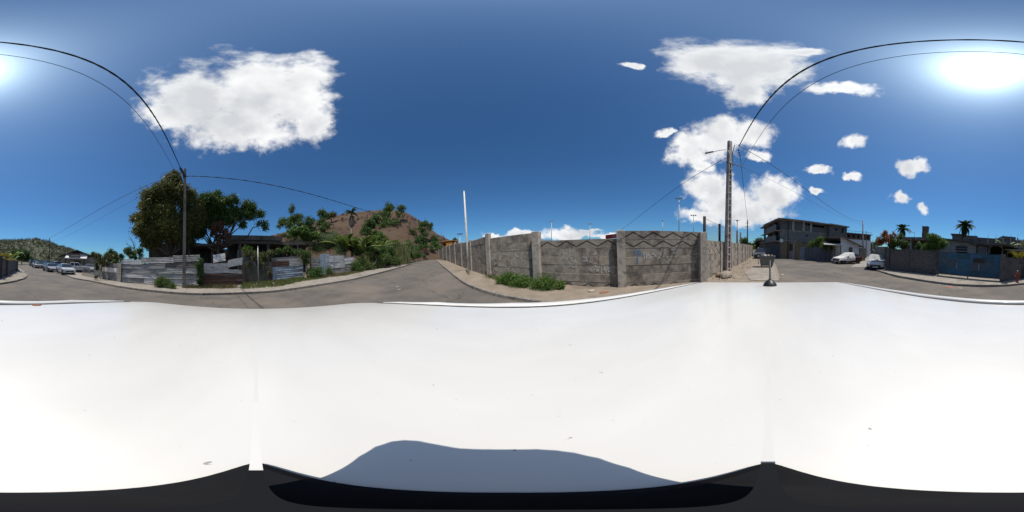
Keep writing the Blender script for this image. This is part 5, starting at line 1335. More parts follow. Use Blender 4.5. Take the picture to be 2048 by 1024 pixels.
    MB().box(X(0) - .05, X(0) + .014, -Wd * .30, Wd * .30, zl - .30, zl - .10).build('grille', BLACK(), t)
    MB().box(X(0) + .012, X(0) + .024, -.26, .26, zl - .36, zl - .25).build('number_plate', WHITE(), t)
    MB().box(X(L_) - .03, X(L_) - .018, -.26, .26, .62, .73).build('number_plate', WHITE(), t)
    MB().box(X(0) - .06, X(0) + .018, -Wd * .42, Wd * .42, .28, .36).build('bumper_strip', BLACK(), t)
    MB().box(X(L_) - .018, X(L_) + .06, -Wd * .42, Wd * .42, .30, .42).build('bumper_strip', BLACK(), t)
    MB().box(X(L_ - .3), X(.3), -Wd * .42, Wd * .42, .18, .34).build('underbody', BLACK(), t)
    return t
CW = paint('white', (.62, .62, .61)); CS = paint('silver', (.36, .37, .38)); CD = paint('black', (.025, .026, .03)); CR = paint('red', (.10, .012, .014)); CG = paint('grey', (.10, .105, .115))
GRC = 'cars parked along the left-hand road'
def cp(px, py): return gp(px, py, .0)
car('clean white compact SUV parked nearest at the kerb, nose towards the crossing', Vector((-9.35, -21.9, .02)), R_(84), 'suv', CW, GRC)
car('silver hatchback with dark nose parked behind the white SUV', Vector((-8.7, -27.0, .0)), R_(92), 'hatch', CS, GRC)
car('black car half hidden between the silver hatchback and the white SUV', Vector((-10.5, -28.6, .0)), R_(95), 'hatch', CD, GRC)
car('white hatchback seen from behind down the road', Vector((-8.9, -38.0, .0)), R_(-88), 'hatch', CW, GRC)
car('grey car just past the white hatchback', Vector((-11.0, -36.5, .0)), R_(92), 'suv', CG, GRC)
car('dark car farthest down the road by the blue fence', Vector((-9.9, -46.5, .0)), R_(-88), 'suv', CD, GRC)
car('white van behind the row of parked cars', Vector((-13.6, -38.5, .0)), R_(30), 'van', CW, GRC)
car('white pickup parked sideways before the gabled shop', Vector((-12.9, -25.8, .02)), R_(148), 'pickup', CW, GRC)
car('white car fragment behind the grey railings', Vector((-15.6, -25.5, .1)), R_(60), 'hatch', CW, GRC)
car('dark people carrier parked by the wall behind the rubbish container', Vector((28.0, 1.25, .0)), R_(180), 'van', CD)
car('dark red car half under a white sheet beside the white house', Vector((19.9, -10.6, .0)), R_(100), 'hatch', CR)
car('silver car with its top wrapped in a grey sheet', Vector((14.0, -11.0, .0)), R_(140), 'hatch', paint('pale_silver', (.52, .52, .52)))
def cover(label, p, heading, kind, m, x0, x1, seed, hem=.35, side=.5):
    """cloth draped over a car, with folds and an uneven hem"""
    q = PROFILES[kind]; L_, Wd = q['L'], q['W']; f = vnoise(seed)
    o_pts = q['nose'] + [(q['ws'][2], q['ws'][3])] + q['roof'][1:] + [(q['rear'][2], q['rear'][3])] + q['tail'][:2]
    xs = [a[0] for a in o_pts]; zs = [a[1] for a in o_pts]
    def fn(a, b):
        x = lerp(x0, x1, a); zt = float(np.interp(x, xs, zs)) + .05; w = (b - .5) * 2
        hw = Wd / 2 + .05; cab = max(0, zt - 1.0); top = Wd / 2 * (.98 - .35 * min(cab / .5, 1) * .7)
        k = abs(w)
        hm = hem + .18 * f(x * 2, w * 3) + side * (.25 if w > 0 else 0)
        if k < .5: y, z = w / .5 * top, zt + .035 * f(x * 4, w * 6)
        else:
            r = (k - .5) / .5; y = math.copysign(lerp(top, hw + .05, min(1, r * 1.6)) + .05 * f(x * 5, r * 4 + w), w); z = lerp(zt, hm, r)
        if a < .04: z = min(z, lerp(z, hem + .1, 1)); x -= .03
        return (L_ / 2 - x, y, z + .02 * f(x * 9, w * 8))
    o = MB().grid(fn, 34, 27).build('car_cover', m, None, True); o.location = p; o.rotation_euler = (0, 0, heading)
    return tag(o, label, 'car cover')
cover('white crumpled sheet thrown over the front of the red car', Vector((19.9, -10.6, .0)), R_(100), 'hatch', pm('white_sheet', (.68, .67, .64), (.52, .51, .48), 5, .9, .3), -.03, 2.6, 3)
cover('grey and white crinkled sheet wrapped round the silver car roof', Vector((14.0, -11.0, .0)), R_(140), 'hatch', pm('grey_sheet', (.46, .46, .46), (.25, .25, .26), 4, .8, .4), .55, 3.9, 5, hem=.85, side=0)

# ---- dog
b = gp(192, 560.0, .12); t = thing('dog', 'thin dark brown dog walking past the foot of the patched fence', 'dog', b, R_(215))
me = bpy.data.meshes.new('body'); V = [(0, 0, .36), (.14, 0, .37), (.26, 0, .38), (.34, 0, .44), (.40, 0, .50), (.48, 0, .47), (-.14, 0, .36), (-.24, 0, .37), (-.30, 0, .40), (-.38, 0, .36), (-.46, 0, .40),
    (.24, .06, .26), (.27, .06, .14), (.26, .06, .02), (.22, -.06, .26), (.16, -.06, .15), (.10, -.06, .03), (-.22, .06, .27), (-.16, .06, .18), (-.24, .06, .10), (-.22, .06, .02), (-.24, -.06, .27), (-.20, -.06, .18), (-.32, -.06, .11), (-.34, -.06, .02), (.41, .045, .57), (.41, -.045, .57)]
E_ = [(0, 1), (1, 2), (2, 3), (3, 4), (4, 5), (0, 6), (6, 7), (7, 8), (8, 9), (9, 10), (2, 11), (11, 12), (12, 13), (2, 14), (14, 15), (15, 16), (7, 17), (17, 18), (18, 19), (19, 20), (7, 21), (21, 22), (22, 23), (23, 24), (4, 25), (4, 26)]
RAD = [.075, .085, .085, .055, .055, .025, .06, .065, .025, .015, .01, .04, .026, .022, .04, .026, .022, .045, .03, .02, .022, .045, .03, .02, .022, .012, .012]
me.from_pydata(V, E_, []); o = link('body', me, t); sk = o.modifiers.new('skin', 'SKIN')
for v, r in zip(me.skin_vertices[0].data, RAD): v.radius = (r, r)
me.skin_vertices[0].data[0].use_root = True
ss = o.modifiers.new('sub', 'SUBSURF'); ss.levels = ss.render_levels = 2
me.materials.append(pm('dog_coat', (.035, .022, .016), (.02, .014, .012), 12, .8))

# ---- rubbish container
p = gp(1533, 534, .12); t = thing('rubbish_container', 'grey wheeled rubbish container overflowing at the edge of the apron', 'rubbish container', p, R_(4))
GP_ = pm('container_grey', (.20, .20, .19), (.14, .14, .135), 4, .7, c3=(.09, .085, .08), s3=1.8)
MB().hexa([(-.42, -.55, .16), (.42, -.55, .16), (.42, .55, .16), (-.42, .55, .16)], [(-.52, -.72, .98), (.52, -.72, .98), (.52, .72, .98), (-.52, .72, .98)]).build('tub', GP_, t)
for s in (-1, 1):
    MB().box(-.56, .56, min(s * .70, s * .78), max(s * .70, s * .78), .95, 1.04).build('rim', GP_, t); MB().box(min(s * .5, s * .57), max(s * .5, s * .57), -.69, .69, .951, 1.039).build('rim', GP_, t)
    for y in (-.45, .45):
        w = MB().lathe([(.02, -.03), (.085, -.03), (.085, .03), (.02, .03)], 12, axis='y').build('caster', RUBBER(), t, True); w.location = (s * .36, y, .085)
    for k in range(4): MB().hexa([(s * .43, -.42 + .26 * k, .2), (s * .46, -.42 + .26 * k, .2), (s * .46, -.36 + .26 * k, .2), (s * .43, -.36 + .26 * k, .2)], [(s * .52, -.5 + .32 * k, .94), (s * .55, -.5 + .32 * k, .94), (s * .55, -.43 + .32 * k, .94), (s * .52, -.43 + .32 * k, .94)]).build('rib', GP_, t)
MB().hexa([(-.5, .72, .3), (.5, .72, .3), (.5, .78, .3), (-.5, .78, .3)], [(-.5, .80, 1.0), (.5, .80, 1.0), (.5, .85, 1.0), (-.5, .85, 1.0)]).build('lid', GP_, t)
rs = random.Random(5)
for k, (c, lab) in enumerate((((.05, .05, .055), 'black rubbish bag'), ((.55, .54, .52), 'white rubbish bag'), ((.30, .2, .14), 'brown cardboard heap'), ((.05, .05, .05), 'black bag slumped'))):
    y = -.45 + .3 * k
    rock('rubbish_bag', lab + (' at the far left of the container', ' left of middle in the container', ' right of middle in the container', ' at the right end of the container')[k], p + Vector((0, -y, .98)), .2, pm('bag%d' % k, c, None, 8, .5), 20 + k, (1.2, .9, .6), 'rubbish bag', 'rubbish in the container')
# fire hydrant with guard rail
p = gp(2034, 565, .1); t = thing('fire_hydrant', 'red fire hydrant on the corner pavement before the dark block wall', 'hydrant', p)
RED = pm('hydrant_red', (.30, .035, .02), (.2, .025, .018), 9, .5)
MB().lathe([(.14, 0), (.14, .05), (.085, .06), (.085, .52), (.13, .54), (.13, .6), (.10, .68), (.05, .76), (.03, .80), (.03, .84)], 14).build('barrel', RED, t, True)
for a in (0, PI / 2, PI):
    c = (math.cos(a) * .1, math.sin(a) * .1); MB().tube([(c[0] * .5, c[1] * .5, .45), (c[0] * 1.9, c[1] * 1.9, .45)], .055, 9).build('outlet', RED, t, True)
MB().lathe([(.05, .80), (.05, .86), (.02, .88)], 6).build('cap', pm('hydrant_cap', (.5, .42, .35), (.4, .34, .3), 9, .5), t)
rg = thing('guard_rail', 'low dark pipe rail behind the red fire hydrant', 'rail'); A_ = at(2020, 545, 13.2); B_ = polar(2047, 14.2)
for z in (.35, .85): MB().tube([Vector((A_.x, A_.y, z)), Vector((B_.x, B_.y, z))], .03, 6).build('rail', DKW, rg, True)
for f in (0, 1): q = A_.lerp(B_, f); MB().tube([Vector((q.x, q.y, 0)), Vector((q.x, q.y, .88))], .035, 6).build('post', DKW, rg, True)

# ================================================================== right-hand side: block wall, blue gate, houses
def block_wall(parent, fr, u0, u1, z0, z1, m, bw=.42, bh=.205, thick=.16, seed=0, dz=0.):
    """courses of blocks with raked joints, each block an object sharing one of three meshes"""
    rs = random.Random(seed); key = (round(bw, 2), round(bh, 2), m.name)
    if key not in block_cache:
        block_cache[key] = []
        for k in range(3):
            c = .012; a, b, h_ = bw / 2 - .006, thick / 2, bh / 2 - .005
            mb = MB(); f_ = [(-a, b - c, -h_), (a, b - c, -h_), (a, b - c, h_), (-a, b - c, h_)]; g_ = [(-a + c, b, -h_ + c), (a - c, b, -h_ + c), (a - c, b, h_ - c), (-a + c, b, h_ - c)]
            bk = [(-a, -b, -h_), (a, -b, -h_), (a, -b, h_), (-a, -b, h_)]
            mb.add(bk + f_ + g_, [(3, 2, 1, 0), (8, 9, 10, 11)] + [(i, (i + 1) % 4, (i + 1) % 4 + 4, i + 4) for i in range(4)] + [(i + 4, (i + 1) % 4 + 4, (i + 1) % 4 + 8, i + 8) for i in range(4)])
            block_cache[key].append(mb.mesh('block', m))
    rows = int((z1 - z0) / bh); ang = fr.ang if True else 0
    nrm = Vector((-math.sin(fr.ang), math.cos(fr.ang))); rz = fr.ang if nrm.dot(fr.n) > 0 else fr.ang + PI
    core = fr.box(MB(), u0, u1, -thick - .006, -.012, z0 - .2, z0 + rows * bh).build('wall_core', m, parent)
    for r in range(rows):
        n = max(1, round((u1 - u0) / bw)); wd = (u1 - u0) / n
        for k in range(n + (r % 2)):
            u = u0 + (k + (.5 if r % 2 == 0 else 0)) * wd
            sx = wd / bw
            if r % 2 and k in (0, n): sx *= .5; u += .25 * wd * (1 if k == 0 else -1)
            o = link('block', rs.choice(block_cache[key]), parent, fr.p(u, -thick / 2 + rs.uniform(-.004, .006), z0 + (r + .5) * bh), (0, 0, rz), (sx, 1, 1))
    return rows * bh + z0
block_cache = {}
DKB = pm('dark_block', (.15, .135, .125), (.095, .088, .082), 5, .95, .4, c3=(.06, .056, .052), s3=.9)
fW = Frame(gp(1772, 539.6, .1).xy, gp(1873, 550.3, .1).xy)
t = thing('block_wall', 'dark weathered block wall between the silver car and the blue gate', 'wall')
zt = block_wall(t, fW, .4, fW.L - .1, .10, 2.1, DKB, .5, .22, seed=1)
for px in (1776, 1815, 1871): u = fW.u(px); fW.box(MB(), u - .17, u + .17, -.24, .06, 0, 2.2).build('pillar', CONC_DARK(), t)
fW.box(MB(), 0, fW.L, -.22, .05, zt + .002, zt + .07).build('coping', CONC_DARK(), t)
for k in range(8):    # pierced decorative blocks
    u = fW.u(1792 + 9 * k); fW.box(MB(), u, u + .22, .006, .03, 1.5, 1.72).build('grid_block', pm('grid_block', (.20, .17, .15), (.14, .12, .11), 9, .95), t)
    fW.box(MB(), u + .06, u + .16, .03, .034, 1.56, 1.66).build('grid_shade', SHADE_DARK(), t)  # raised near-black plate, the shade of a hole put into its colour
# the gate: a patchwork of blue sheets
fGt = Frame(gp(1874, 550.5, .1).xy, gp(2001, 562.5, .1).xy)
t = thing('metal_gate', 'wide patchwork blue metal gate of riveted sheets', 'gate')
rs = random.Random(8); u = .06; zb0, zt0 = .28, 2.05
BL = [pm('gate_blue%d' % k, c, tuple(v * .72 for v in c), 3, .6, c3=(.09, .075, .07), s3=1.3, t3=(.60, .85)) for k, c in enumerate(((.022, .11, .19), (.016, .08, .125), (.028, .125, .235), (.05, .085, .115), (.018, .095, .155)))]
while u < fGt.L - .3:
    w_ = min(rs.uniform(.75, 1.1), fGt.L - .06 - u)
    zz = [zb0, zb0 + rs.uniform(.45, .75), zb0 + rs.uniform(1.05, 1.3), zt0]
    for k in range(3): fGt.box(MB(), u + .004, u + w_ - .004, -.01 + rs.uniform(-.008, .008), .008 + rs.uniform(0, .012), zz[k] + .004, zz[k + 1] - .004).build('sheet', rs.choice(BL), t)
    u += w_
for z in (zb0 - .02, 1.1, zt0 - .04): fGt.box(MB(), 0, fGt.L, -.07, -.02, z, z + .06).build('rail', DKW, t)
for u in (.0, fGt.L / 2, fGt.L - .08): fGt.box(MB(), u, u + .08, -.12, -.021 - .05, .05, zt0 + .04).build('post', DKW, t)
for k in range(2): u = fGt.L * (.33 + .34 * k); fGt.box(MB(), u, u + .05, .02, .05, .8, 1.3).build('handle', STEEL(), t)
u = fGt.u(1958); fGt.box(MB(), u - .45, u + .45, .018, .026, 1.35, 1.72).build('vent_panel', pm('gate_vent', (.05, .035, .035), (.03, .025, .025), 8, .8), t)
for k in range(6): fGt.box(MB(), u - .42 + .15 * k, u - .39 + .15 * k, .027, .04, 1.36, 1.71).build('bar', DKW, t)
u = fGt.u(1958); fGt.box(MB(), u - .5, u + .5, .3, .9, .10, .13).build('drain_grate', pm('grate', (.3, .29, .27), (.2, .19, .18), 20, .8), t)
# corner wall with the hydrant
fH = Frame(gp(2005, 566, .1).xy, gp(2047.9, 561.0, .1).xy)
cw = [gp(2004, 563.5, .1).xy, gp(0.1, 556.5, .1).xy, gp(12, 552, .1).xy, gp(33, 542, .1).xy]
t = thing('block_wall', 'dark corner block wall running behind the hydrant towards the far road', 'wall')
for k in range(3):
    f_ = Frame(cw[k], cw[k + 1]); f_.n = f_.n if f_.n.dot(-f_.A) > 0 else -f_.n
    zt = block_wall(t, f_, .02, f_.L - .02, .08, 2.0, DKB, .5, .22, seed=3 + k)
    f_.box(MB(), 0, f_.L, -.2, .03, zt + .002, zt + .06).build('coping', CONC_DARK(), t)
for q in cw: MB().box(q.x - .17, q.x + .17, q.y - .17, q.y + .17, 0, 2.12).build('pillar', CONC_DARK(), t)
fX = Frame(cw[3], cw[3] + Vector((-.9, -14))); zt = 2.0
t2 = thing('block_wall', 'far stretch of block wall going away down the left-hand road', 'wall'); fX.box(MB(), .2, fX.L, -.18, 0, 0, 1.95).build('panel', DKB, t2); fX.box(MB(), .2, fX.L, -.2, .03, 1.952, 2.02).build('coping', CONC_DARK(), t2)

# ---- the low house behind the gate
h1 = Frame(at(1880, 500, 19).xy, at(1952, 500, 18.5).xy)
t = thing('low_house', 'low pale house with pierced vents and two arches behind the blue gate', 'house')
HW = pm('house_white', (.40, .39, .36), (.31, .30, .28), 4, .9, c3=(.2, .19, .175), s3=1.2)
zr1, zr2 = h1.z(1890, 479), h1.z(1950, 487)
mb = MB(); h1.wall(mb, 0, h1.L, 0, zr2 - .1, [(h1.u(1911), h1.u(1935), h1.z(1920, 507), h1.z(1920, 503.5))], -.2, 0); mb.build('wall', HW, t)
MB().hexa([h1.p(0, -.2, zr2 - .098), h1.p(h1.L, -.2, zr2 - .098), h1.p(h1.L, 0, zr2 - .098), h1.p(0, 0, zr2 - .098)], [h1.p(0, -.2, zr1), h1.p(h1.L, -.2, zr2 - .05), h1.p(h1.L, 0, zr2 - .05), h1.p(0, 0, zr1)]).build('gable', HW, t)
MB().hexa([h1.p(-.3, -7, zr1 + .02), h1.p(h1.L + .4, -7, zr2), h1.p(h1.L + .4, .4, zr2), h1.p(-.3, .4, zr1 + .02)], [h1.p(-.3, -7, zr1 + .16), h1.p(h1.L + .4, -7, zr2 + .14), h1.p(h1.L + .4, .4, zr2 + .14), h1.p(-.3, .4, zr1 + .16)]).build('roof', CONC_DARK(), t)
for r in range(2):
    for k in range(6):
        u = h1.u(1912.5 + 3.9 * k); z = h1.z(1920, 499.5 - 5.2 * r)
        o = h1.box(MB(), u - .13, u + .13, .003, .03, z - .14, z + .14).build('vent_block', pm('vent_grey', (.2, .2, .21), (.15, .15, .16), 8, .9), t)
        for a in (-.06, .06): h1.box(MB(), u + a - .035, u + a + .035, .03, .034, z - .09, z + .09).build('hole', SHADE_DARK(), o)  # near-black plates painted as the shade of the vent openings
h1.box(MB(), h1.u(1911), h1.u(1935), -.9, -.85, 1.2, zr2 - .4).build('shade_panel', SHADE_DARK(), t)
h2 = Frame(h1.p(h1.L, -.3, 0).xy, at(2004, 500, 17.5).xy)
def arch_wall(fr, u0, u1, z0, z1, arches, m, parent, th=.22):
    """wall pierced by round-headed openings (u centre, half width, sill, spring height)"""
    us = [u0]
    mb = MB()
    cur = u0
    for uc, hw, zs, zp in arches:
        fr.box(mb, cur, uc - hw, -th, 0, z0, z1)
        fr.box(mb, uc - hw, uc + hw, -th, 0, z0, zs)
        n = 8
        for k in range(n):
            a0, a1 = PI * k / n, PI * (k + 1) / n
            ua, ub = uc - hw * math.cos(a0), uc - hw * math.cos(a1); za, zb2 = zp + hw * .7 * math.sin(a0), zp + hw * .7 * math.sin(a1)
            mb.hexa([fr.p(ua, -th, za), fr.p(ub, -th, zb2), fr.p(ub, 0, zb2), fr.p(ua, 0, za)], [fr.p(ua, -th, z1), fr.p(ub, -th, z1), fr.p(ub, 0, z1), fr.p(ua, 0, z1)])
        cur = uc + hw
    fr.box(mb, cur, u1, -th, 0, z0, z1)
    return mb.build('arched_wall', m, parent)
za = h2.z(1970, 491)
arch_wall(h2, .0, h2.L, 0, za, [(h2.u(1965), .85, h2.z(1965, 504.5), h2.z(1965, 500)), (h2.u(1990), .85, .9, h2.z(1990, 502))], pm('house_grey', (.27, .255, .235), (.19, .18, .165), 4, .9, c3=(.13, .12, .11), s3=1.2), t)
h2.box(MB(), -.4, h2.L + 1.0, -6, .9, za + .005, za + .2).build('roof', CONC_DARK(), t); h2.box(MB(), 0, h2.L, -3.2, -3.0, 0, za).build('back_wall', SHADE_DARK(), t)  # back wall coloured near-black for the shade behind the arches
h3 = Frame(h2.p(h2.L + .2, -1.5, 0).xy, at(2044, 500, 19.5).xy); t = thing('yellow_house', 'small yellow-walled annex at the right end of the low house', 'house')
zy = h3.z(2020, 501); mb = MB(); h3.wall(mb, 0, h3.L, 0, zy, [(h3.u(2016), h3.u(2026), 1.3, zy - .35)], -.2, 0); mb.build('wall', pm('yellow_wall', (.34, .29, .12), (.26, .22, .09), 4, .9), t)
h3.box(MB(), -.3, h3.L + .3, -4, .5, zy + .003, zy + .14).build('roof', pm('pale_roof', (.42, .40, .36), (.3, .29, .26), 4, .9), t); h3.box(MB(), 0, h3.L, -1.8, -1.7, 0, zy).build('shade_panel', SHADE_DARK(), t)
# house with the flat canopy on the left, water tank on top
h4 = Frame(at(1800, 500, 21).xy, at(1884, 500, 19.6).xy); zc = h4.z(1850, 476)
t = thing('canopy_house', 'flat-roofed concrete house with a pale column behind the block wall', 'house')
h4.box(MB(), -.3, h4.L + .2, -7, .9, zc - .3, zc).build('roof_slab', CONC(), t)
mb = MB(); h4.wall(mb, 0, h4.L, 0, zc - .305, [(h4.u(1828), h4.u(1846), 1.9, zc - .45)], -1.4, -1.2); mb.build('wall', CONC_DARK(), t)
for px in (1823, 1880): u = h4.u(px); h4.box(MB(), u - .12, u + .12, .3, .54, 0, zc - .304).build('column', HW, t)
h4.box(MB(), h4.u(1823), h4.u(1880), .3, .5, 1.9, 2.1).build('parapet', HW, t); h4.box(MB(), h4.u(1826), h4.u(1848), -3, -2.9, 0, zc - .35).build('shade_panel', SHADE_DARK(), t)
q = h4.p(h4.u(1844), -1.2, zc); tk = thing('water_tank', 'square block water tank on the flat roof', 'tank', q, h4.ang)
zk = at(1844, 454, q.xy.length).z - zc
for k in range(4): MB().box(-.36 - .02 * (k % 2), .36 + .02 * (k % 2), -.36, .36, zk * k / 4 + .004, zk * (k + 1) / 4 - .004).build('course', pm('tank_brown', (.12, .09, .075), (.08, .06, .05), 6, .9), tk)
MB().box(-.42, .42, -.42, .42, zk, zk + .06).build('lid', CONC_DARK(), tk)
MB().tube([h4.p(h4.u(1826), -.2, zc), h4.p(h4.u(1826), -.2, zc + .7), h4.p(h4.u(1817), -.2, zc + .75)], .04, 6).build('pipe_frame', STEEL(), t)
# long building behind
h5 = Frame(at(1903, 500, 34).xy, at(2040, 500, 36).xy); z5 = h5.z(1920, 470)
t = thing('block_building', 'long raw block building with starter bars rising behind the low house', 'building')
mb = MB(); h5.wall(mb, 0, h5.L * .36, 0, z5, [(h5.u(1921), h5.u(1924), z5 - 1.5, z5 - .5), (h5.u(1926), h5.u(1928), z5 - 1.5, z5 - .5), (h5.u(1938), h5.u(1941), z5 - 1.6, z5 - .7)], -.2, 0); mb.build('wall', BLOCK(), t)
h5.box(MB(), 0, h5.L * .36, -8, -.205, 0, z5 - .05).build('block', BLOCK(), t); h5.box(MB(), -.3, h5.L * .2, -8.2, .3, z5 + .003, z5 + .2).build('roof', CONC_DARK(), t)
h5.box(MB(), h5.L * .362, h5.L, -7, -.3, 0, h5.z(1980, 476)).build('wing', BLOCK(), t); h5.box(MB(), h5.L * .72, h5.L * .93, -6.8, -.25, h5.z(1980, 476) + .003, h5.z(2010, 472)).build('upper_wall', BLOCK(), t)
for px in (1948, 1974, 1990, 2005, 2020, 2034): u = h5.u(px); h5.box(MB(), u - .14, u + .14, -.29, -.1, 0, h5.z(px, 475.5)).build('column', CONC_LIGHT(), t); MB().tube([h5.p(u, -.2, 3), h5.p(u + .05, -.2, h5.z(px, 468))], .025, 4).build('starter_bar', DKW, t)

# ---- plants on the right
palm('tall coconut palm standing over the low house', polar(1930, 28), at(1930, 452, 28), 1.9, 36, 1)
palm('shaggy palm behind the flat-roofed house', polar(1806, 27), at(1806, 458, 27), 1.5, 28, 2)
creeper('orange-pink flowering bougainvillea on the corner of the block wall', [lobe(1768, 473, 17, 9, 8), lobe(1778, 478, 17, 10, 9), lobe(1762, 482, 17, 7, 7), lobe(1787, 470, 17.5, 6, 6), lobe(1772, 465, 17.2, 5, 5)], 2600, .13, leafm('bougainvillea', (.30, .09, .05), (.42, .16, .08), (.07, .09, .03)), 91, 'bougainvillea', 'bougainvillea')
creeper('dense green shrub leaning over the block wall beside the bougainvillea', [lobe(1790, 482, 17.5, 11, 14), lobe(1800, 475, 18, 8, 10), lobe(1806, 490, 17.8, 10, 10), lobe(1781, 495, 17, 8, 9)], 4600, .14, MIDG, 92, 'shrub', 'shrub')
tree('lime_bush', 'bright lime-green rounded bush behind the block wall', polar(1872, 16.6), [lobe(1872, 480, 16.6, 17, 10), lobe(1862, 490, 16.4, 16, 10), lobe(1884, 488, 16.8, 12, 10), lobe(1850, 497, 16.2, 10, 8)], 7000, .13, BRIGHT, 93, r=.06, cat='bush', shell=.4)
tree('dark_shrub', 'dark glossy shrub left of the lime bush', polar(1845, 16.2), [lobe(1846, 498, 16.2, 9, 9), lobe(1838, 493, 16.4, 7, 8), lobe(1852, 505, 16, 8, 5), lobe(1856, 473, 19, 5, 6)], 2400, .14, DEEP, 94, r=.05, cat='shrub')
banana('banana clump behind the arched veranda', polar(2010, 21), 4.2, 10, 95)
banana('second banana behind the arched veranda', polar(2019, 22), 3.9, 9, 96)
pm_y = leafm('croton_leaf', (.20, .20, .03), (.36, .28, .04), (.10, .15, .03))
fm = frond_mesh(1.9, pm_y, 7, .8, 'yellow')
for k, (px, D, lab) in enumerate(((2040, 17.5, 'yellow-fronded garden palm just inside the corner wall'), (8, 21, 'yellow garden palm behind the corner block wall'))):
    b = polar(px, D); t = thing('garden_palm', lab, 'palm', b, 0, 'yellow garden palms')
    MB().tube([(0, 0, 0), (0, 0, 1.6)], .07, 6).build('stem', BARK_PALE(), t, True)
    for j in range(13): link('frond', fm, t, (0, 0, 1.5 + .05 * (j % 4)), (0, -.9 + .5 * (j % 3) * .8, j * 2.4))
banana('young banana plant with torn leaves behind the corner wall', polar(27, 24), 3.3, 8, 97, m=BRIGHT)
tree('roadside_bush', 'low spreading green tree where the far road bends', polar(44, 62), [lobe(38, 512, 60, 10, 10), lobe(50, 510, 62, 10, 11), lobe(30, 508, 58, 9, 9), lobe(58, 516, 64, 8, 7)], 5200, .5, DEEP, 98, r=.2, shell=.35)
tree('small_tree', 'small dark tree beside the gabled shop roof', polar(185, 45), [lobe(186, 508, 45, 5, 5), lobe(192, 512, 45, 5, 4)], 900, .3, OLIVE, 99, r=.1)
# blue fence behind the parked cars
fq = Frame(at(58, 520, 52).xy, at(122, 520, 40).xy); t = thing('blue_fence', 'faded blue metal fence behind the row of parked cars', 'fence')
for k in range(12): fq.box(MB(), fq.L * k / 12 + .02, fq.L * (k + 1) / 12 - .02, -.03, .02 * (k % 2), 0, 1.85 + .15 * (k % 3 == 0)).build('panel', (ZINC_BLUE(), BL[4], ZINC())[k % 3], t)
# ---- gabled shop
sA, sB = at(124, 520, 33), at(186, 520, 32); fs = Frame(sA.xy, sB.xy)
t = thing('gabled_shop', 'cream shop with a dark low-pitched gable roof and white sign awning', 'shop')
zE, zP = fs.z(128, 513), fs.z(156, 501.5); CRM = pm('cream_wall', (.36, .33, .27), (.28, .255, .21), 4, .9)
dz_ = (fs.u(148), fs.u(162), 0, 2.15)
mb = MB(); fs.wall(mb, 0, fs.L, 0, zE, [dz_], -.2, 0); mb.build('wall', CRM, t)
fs.box(MB(), dz_[0], dz_[1], -.16, -.10, 0, 2.14).build('door', pm('dark_door', (.05, .05, .045), (.03, .03, .03), 6, .5), t)
fs.box(MB(), 0, fs.L, -9, -.21, 0, zE - .05).build('body', CRM, t)
MB().prism([fs.p(0, -.15, zE + .002), fs.p(fs.L, -.15, zE + .002), fs.p(fs.L / 2, -.15, zP - .12)], Vector((fs.n.x, fs.n.y, 0)) * .12).build('gable', pm('brown_board', (.075, .05, .04), (.05, .035, .03), 6, .9), t)
for s in (0, 1):
    a, b = (-.5, fs.L / 2) if s == 0 else (fs.L / 2, fs.L + .5)
    ze = zE - .12
    q0 = [fs.p(a, -9.3, ze if s == 0 else zP), fs.p(b, -9.3, zP if s == 0 else ze), fs.p(b, .55, zP if s == 0 else ze), fs.p(a, .55, ze if s == 0 else zP)]
    MB().hexa(q0, [v + Vector((0, 0, .13)) for v in q0]).build('roof', pm('brown_roof', (.055, .04, .035), (.04, .03, .027), 5, .85), t)
zs_ = fs.z(150, 516.3); MB().hexa([fs.p(fs.u(131), 0, zs_ - .06), fs.p(fs.u(176), 0, zs_ - .06), fs.p(fs.u(175), 1.2, zs_ - .12), fs.p(fs.u(132), 1.2, zs_ - .12)], [fs.p(fs.u(134), 0, zs_ + .9), fs.p(fs.u(175), 0, zs_ + .9), fs.p(fs.u(174.5), 1.2, zs_), fs.p(fs.u(132.5), 1.2, zs_)]).build('awning', WHITE(), t)
o = fs.box(MB(), fs.u(140), fs.u(162), 1.02, 1.08, zs_ + .05, zs_ + .85).build('signboard', pm('sign_brown', (.16, .10, .085), (.12, .08, .07), 5, .7), t)
for k in range(7): fs.box(MB(), fs.u(144) + .24 * k, fs.u(144) + .24 * k + .15, 1.082, 1.09, zs_ + .32, zs_ + .58).build('sign_letter', pm('sign_cream', (.5, .47, .42), (.42, .4, .36), 6, .8), o)
for u in (fs.u(134), fs.u(170)): fs.box(MB(), u - .1, u + .1, 1.0, 1.2, 0, zs_ - .13).build('post', DKW, t)
# grey railings on a low base
fR = Frame(gp(163, 551, .1).xy, gp(188.5, 556.5, .1).xy); t = thing('metal_railing', 'grey metal railings on a low concrete base before the gabled shop', 'railing')
fR.box(MB(), 0, fR.L, -.2, .0, 0, .42).build('base_wall', CONC_LIGHT(), t)
for z in (.5, 1.35): fR.box(MB(), 0, fR.L, -.12, -.08, z, z + .05).build('rail', STEEL(), t)
for k in range(int(fR.L / .14)): MB().tube([fR.p(.05 + k * .14, -.1, .43), fR.p(.05 + k * .14, -.1, 1.42)], .016, 4).build('bar', STEEL(), t)
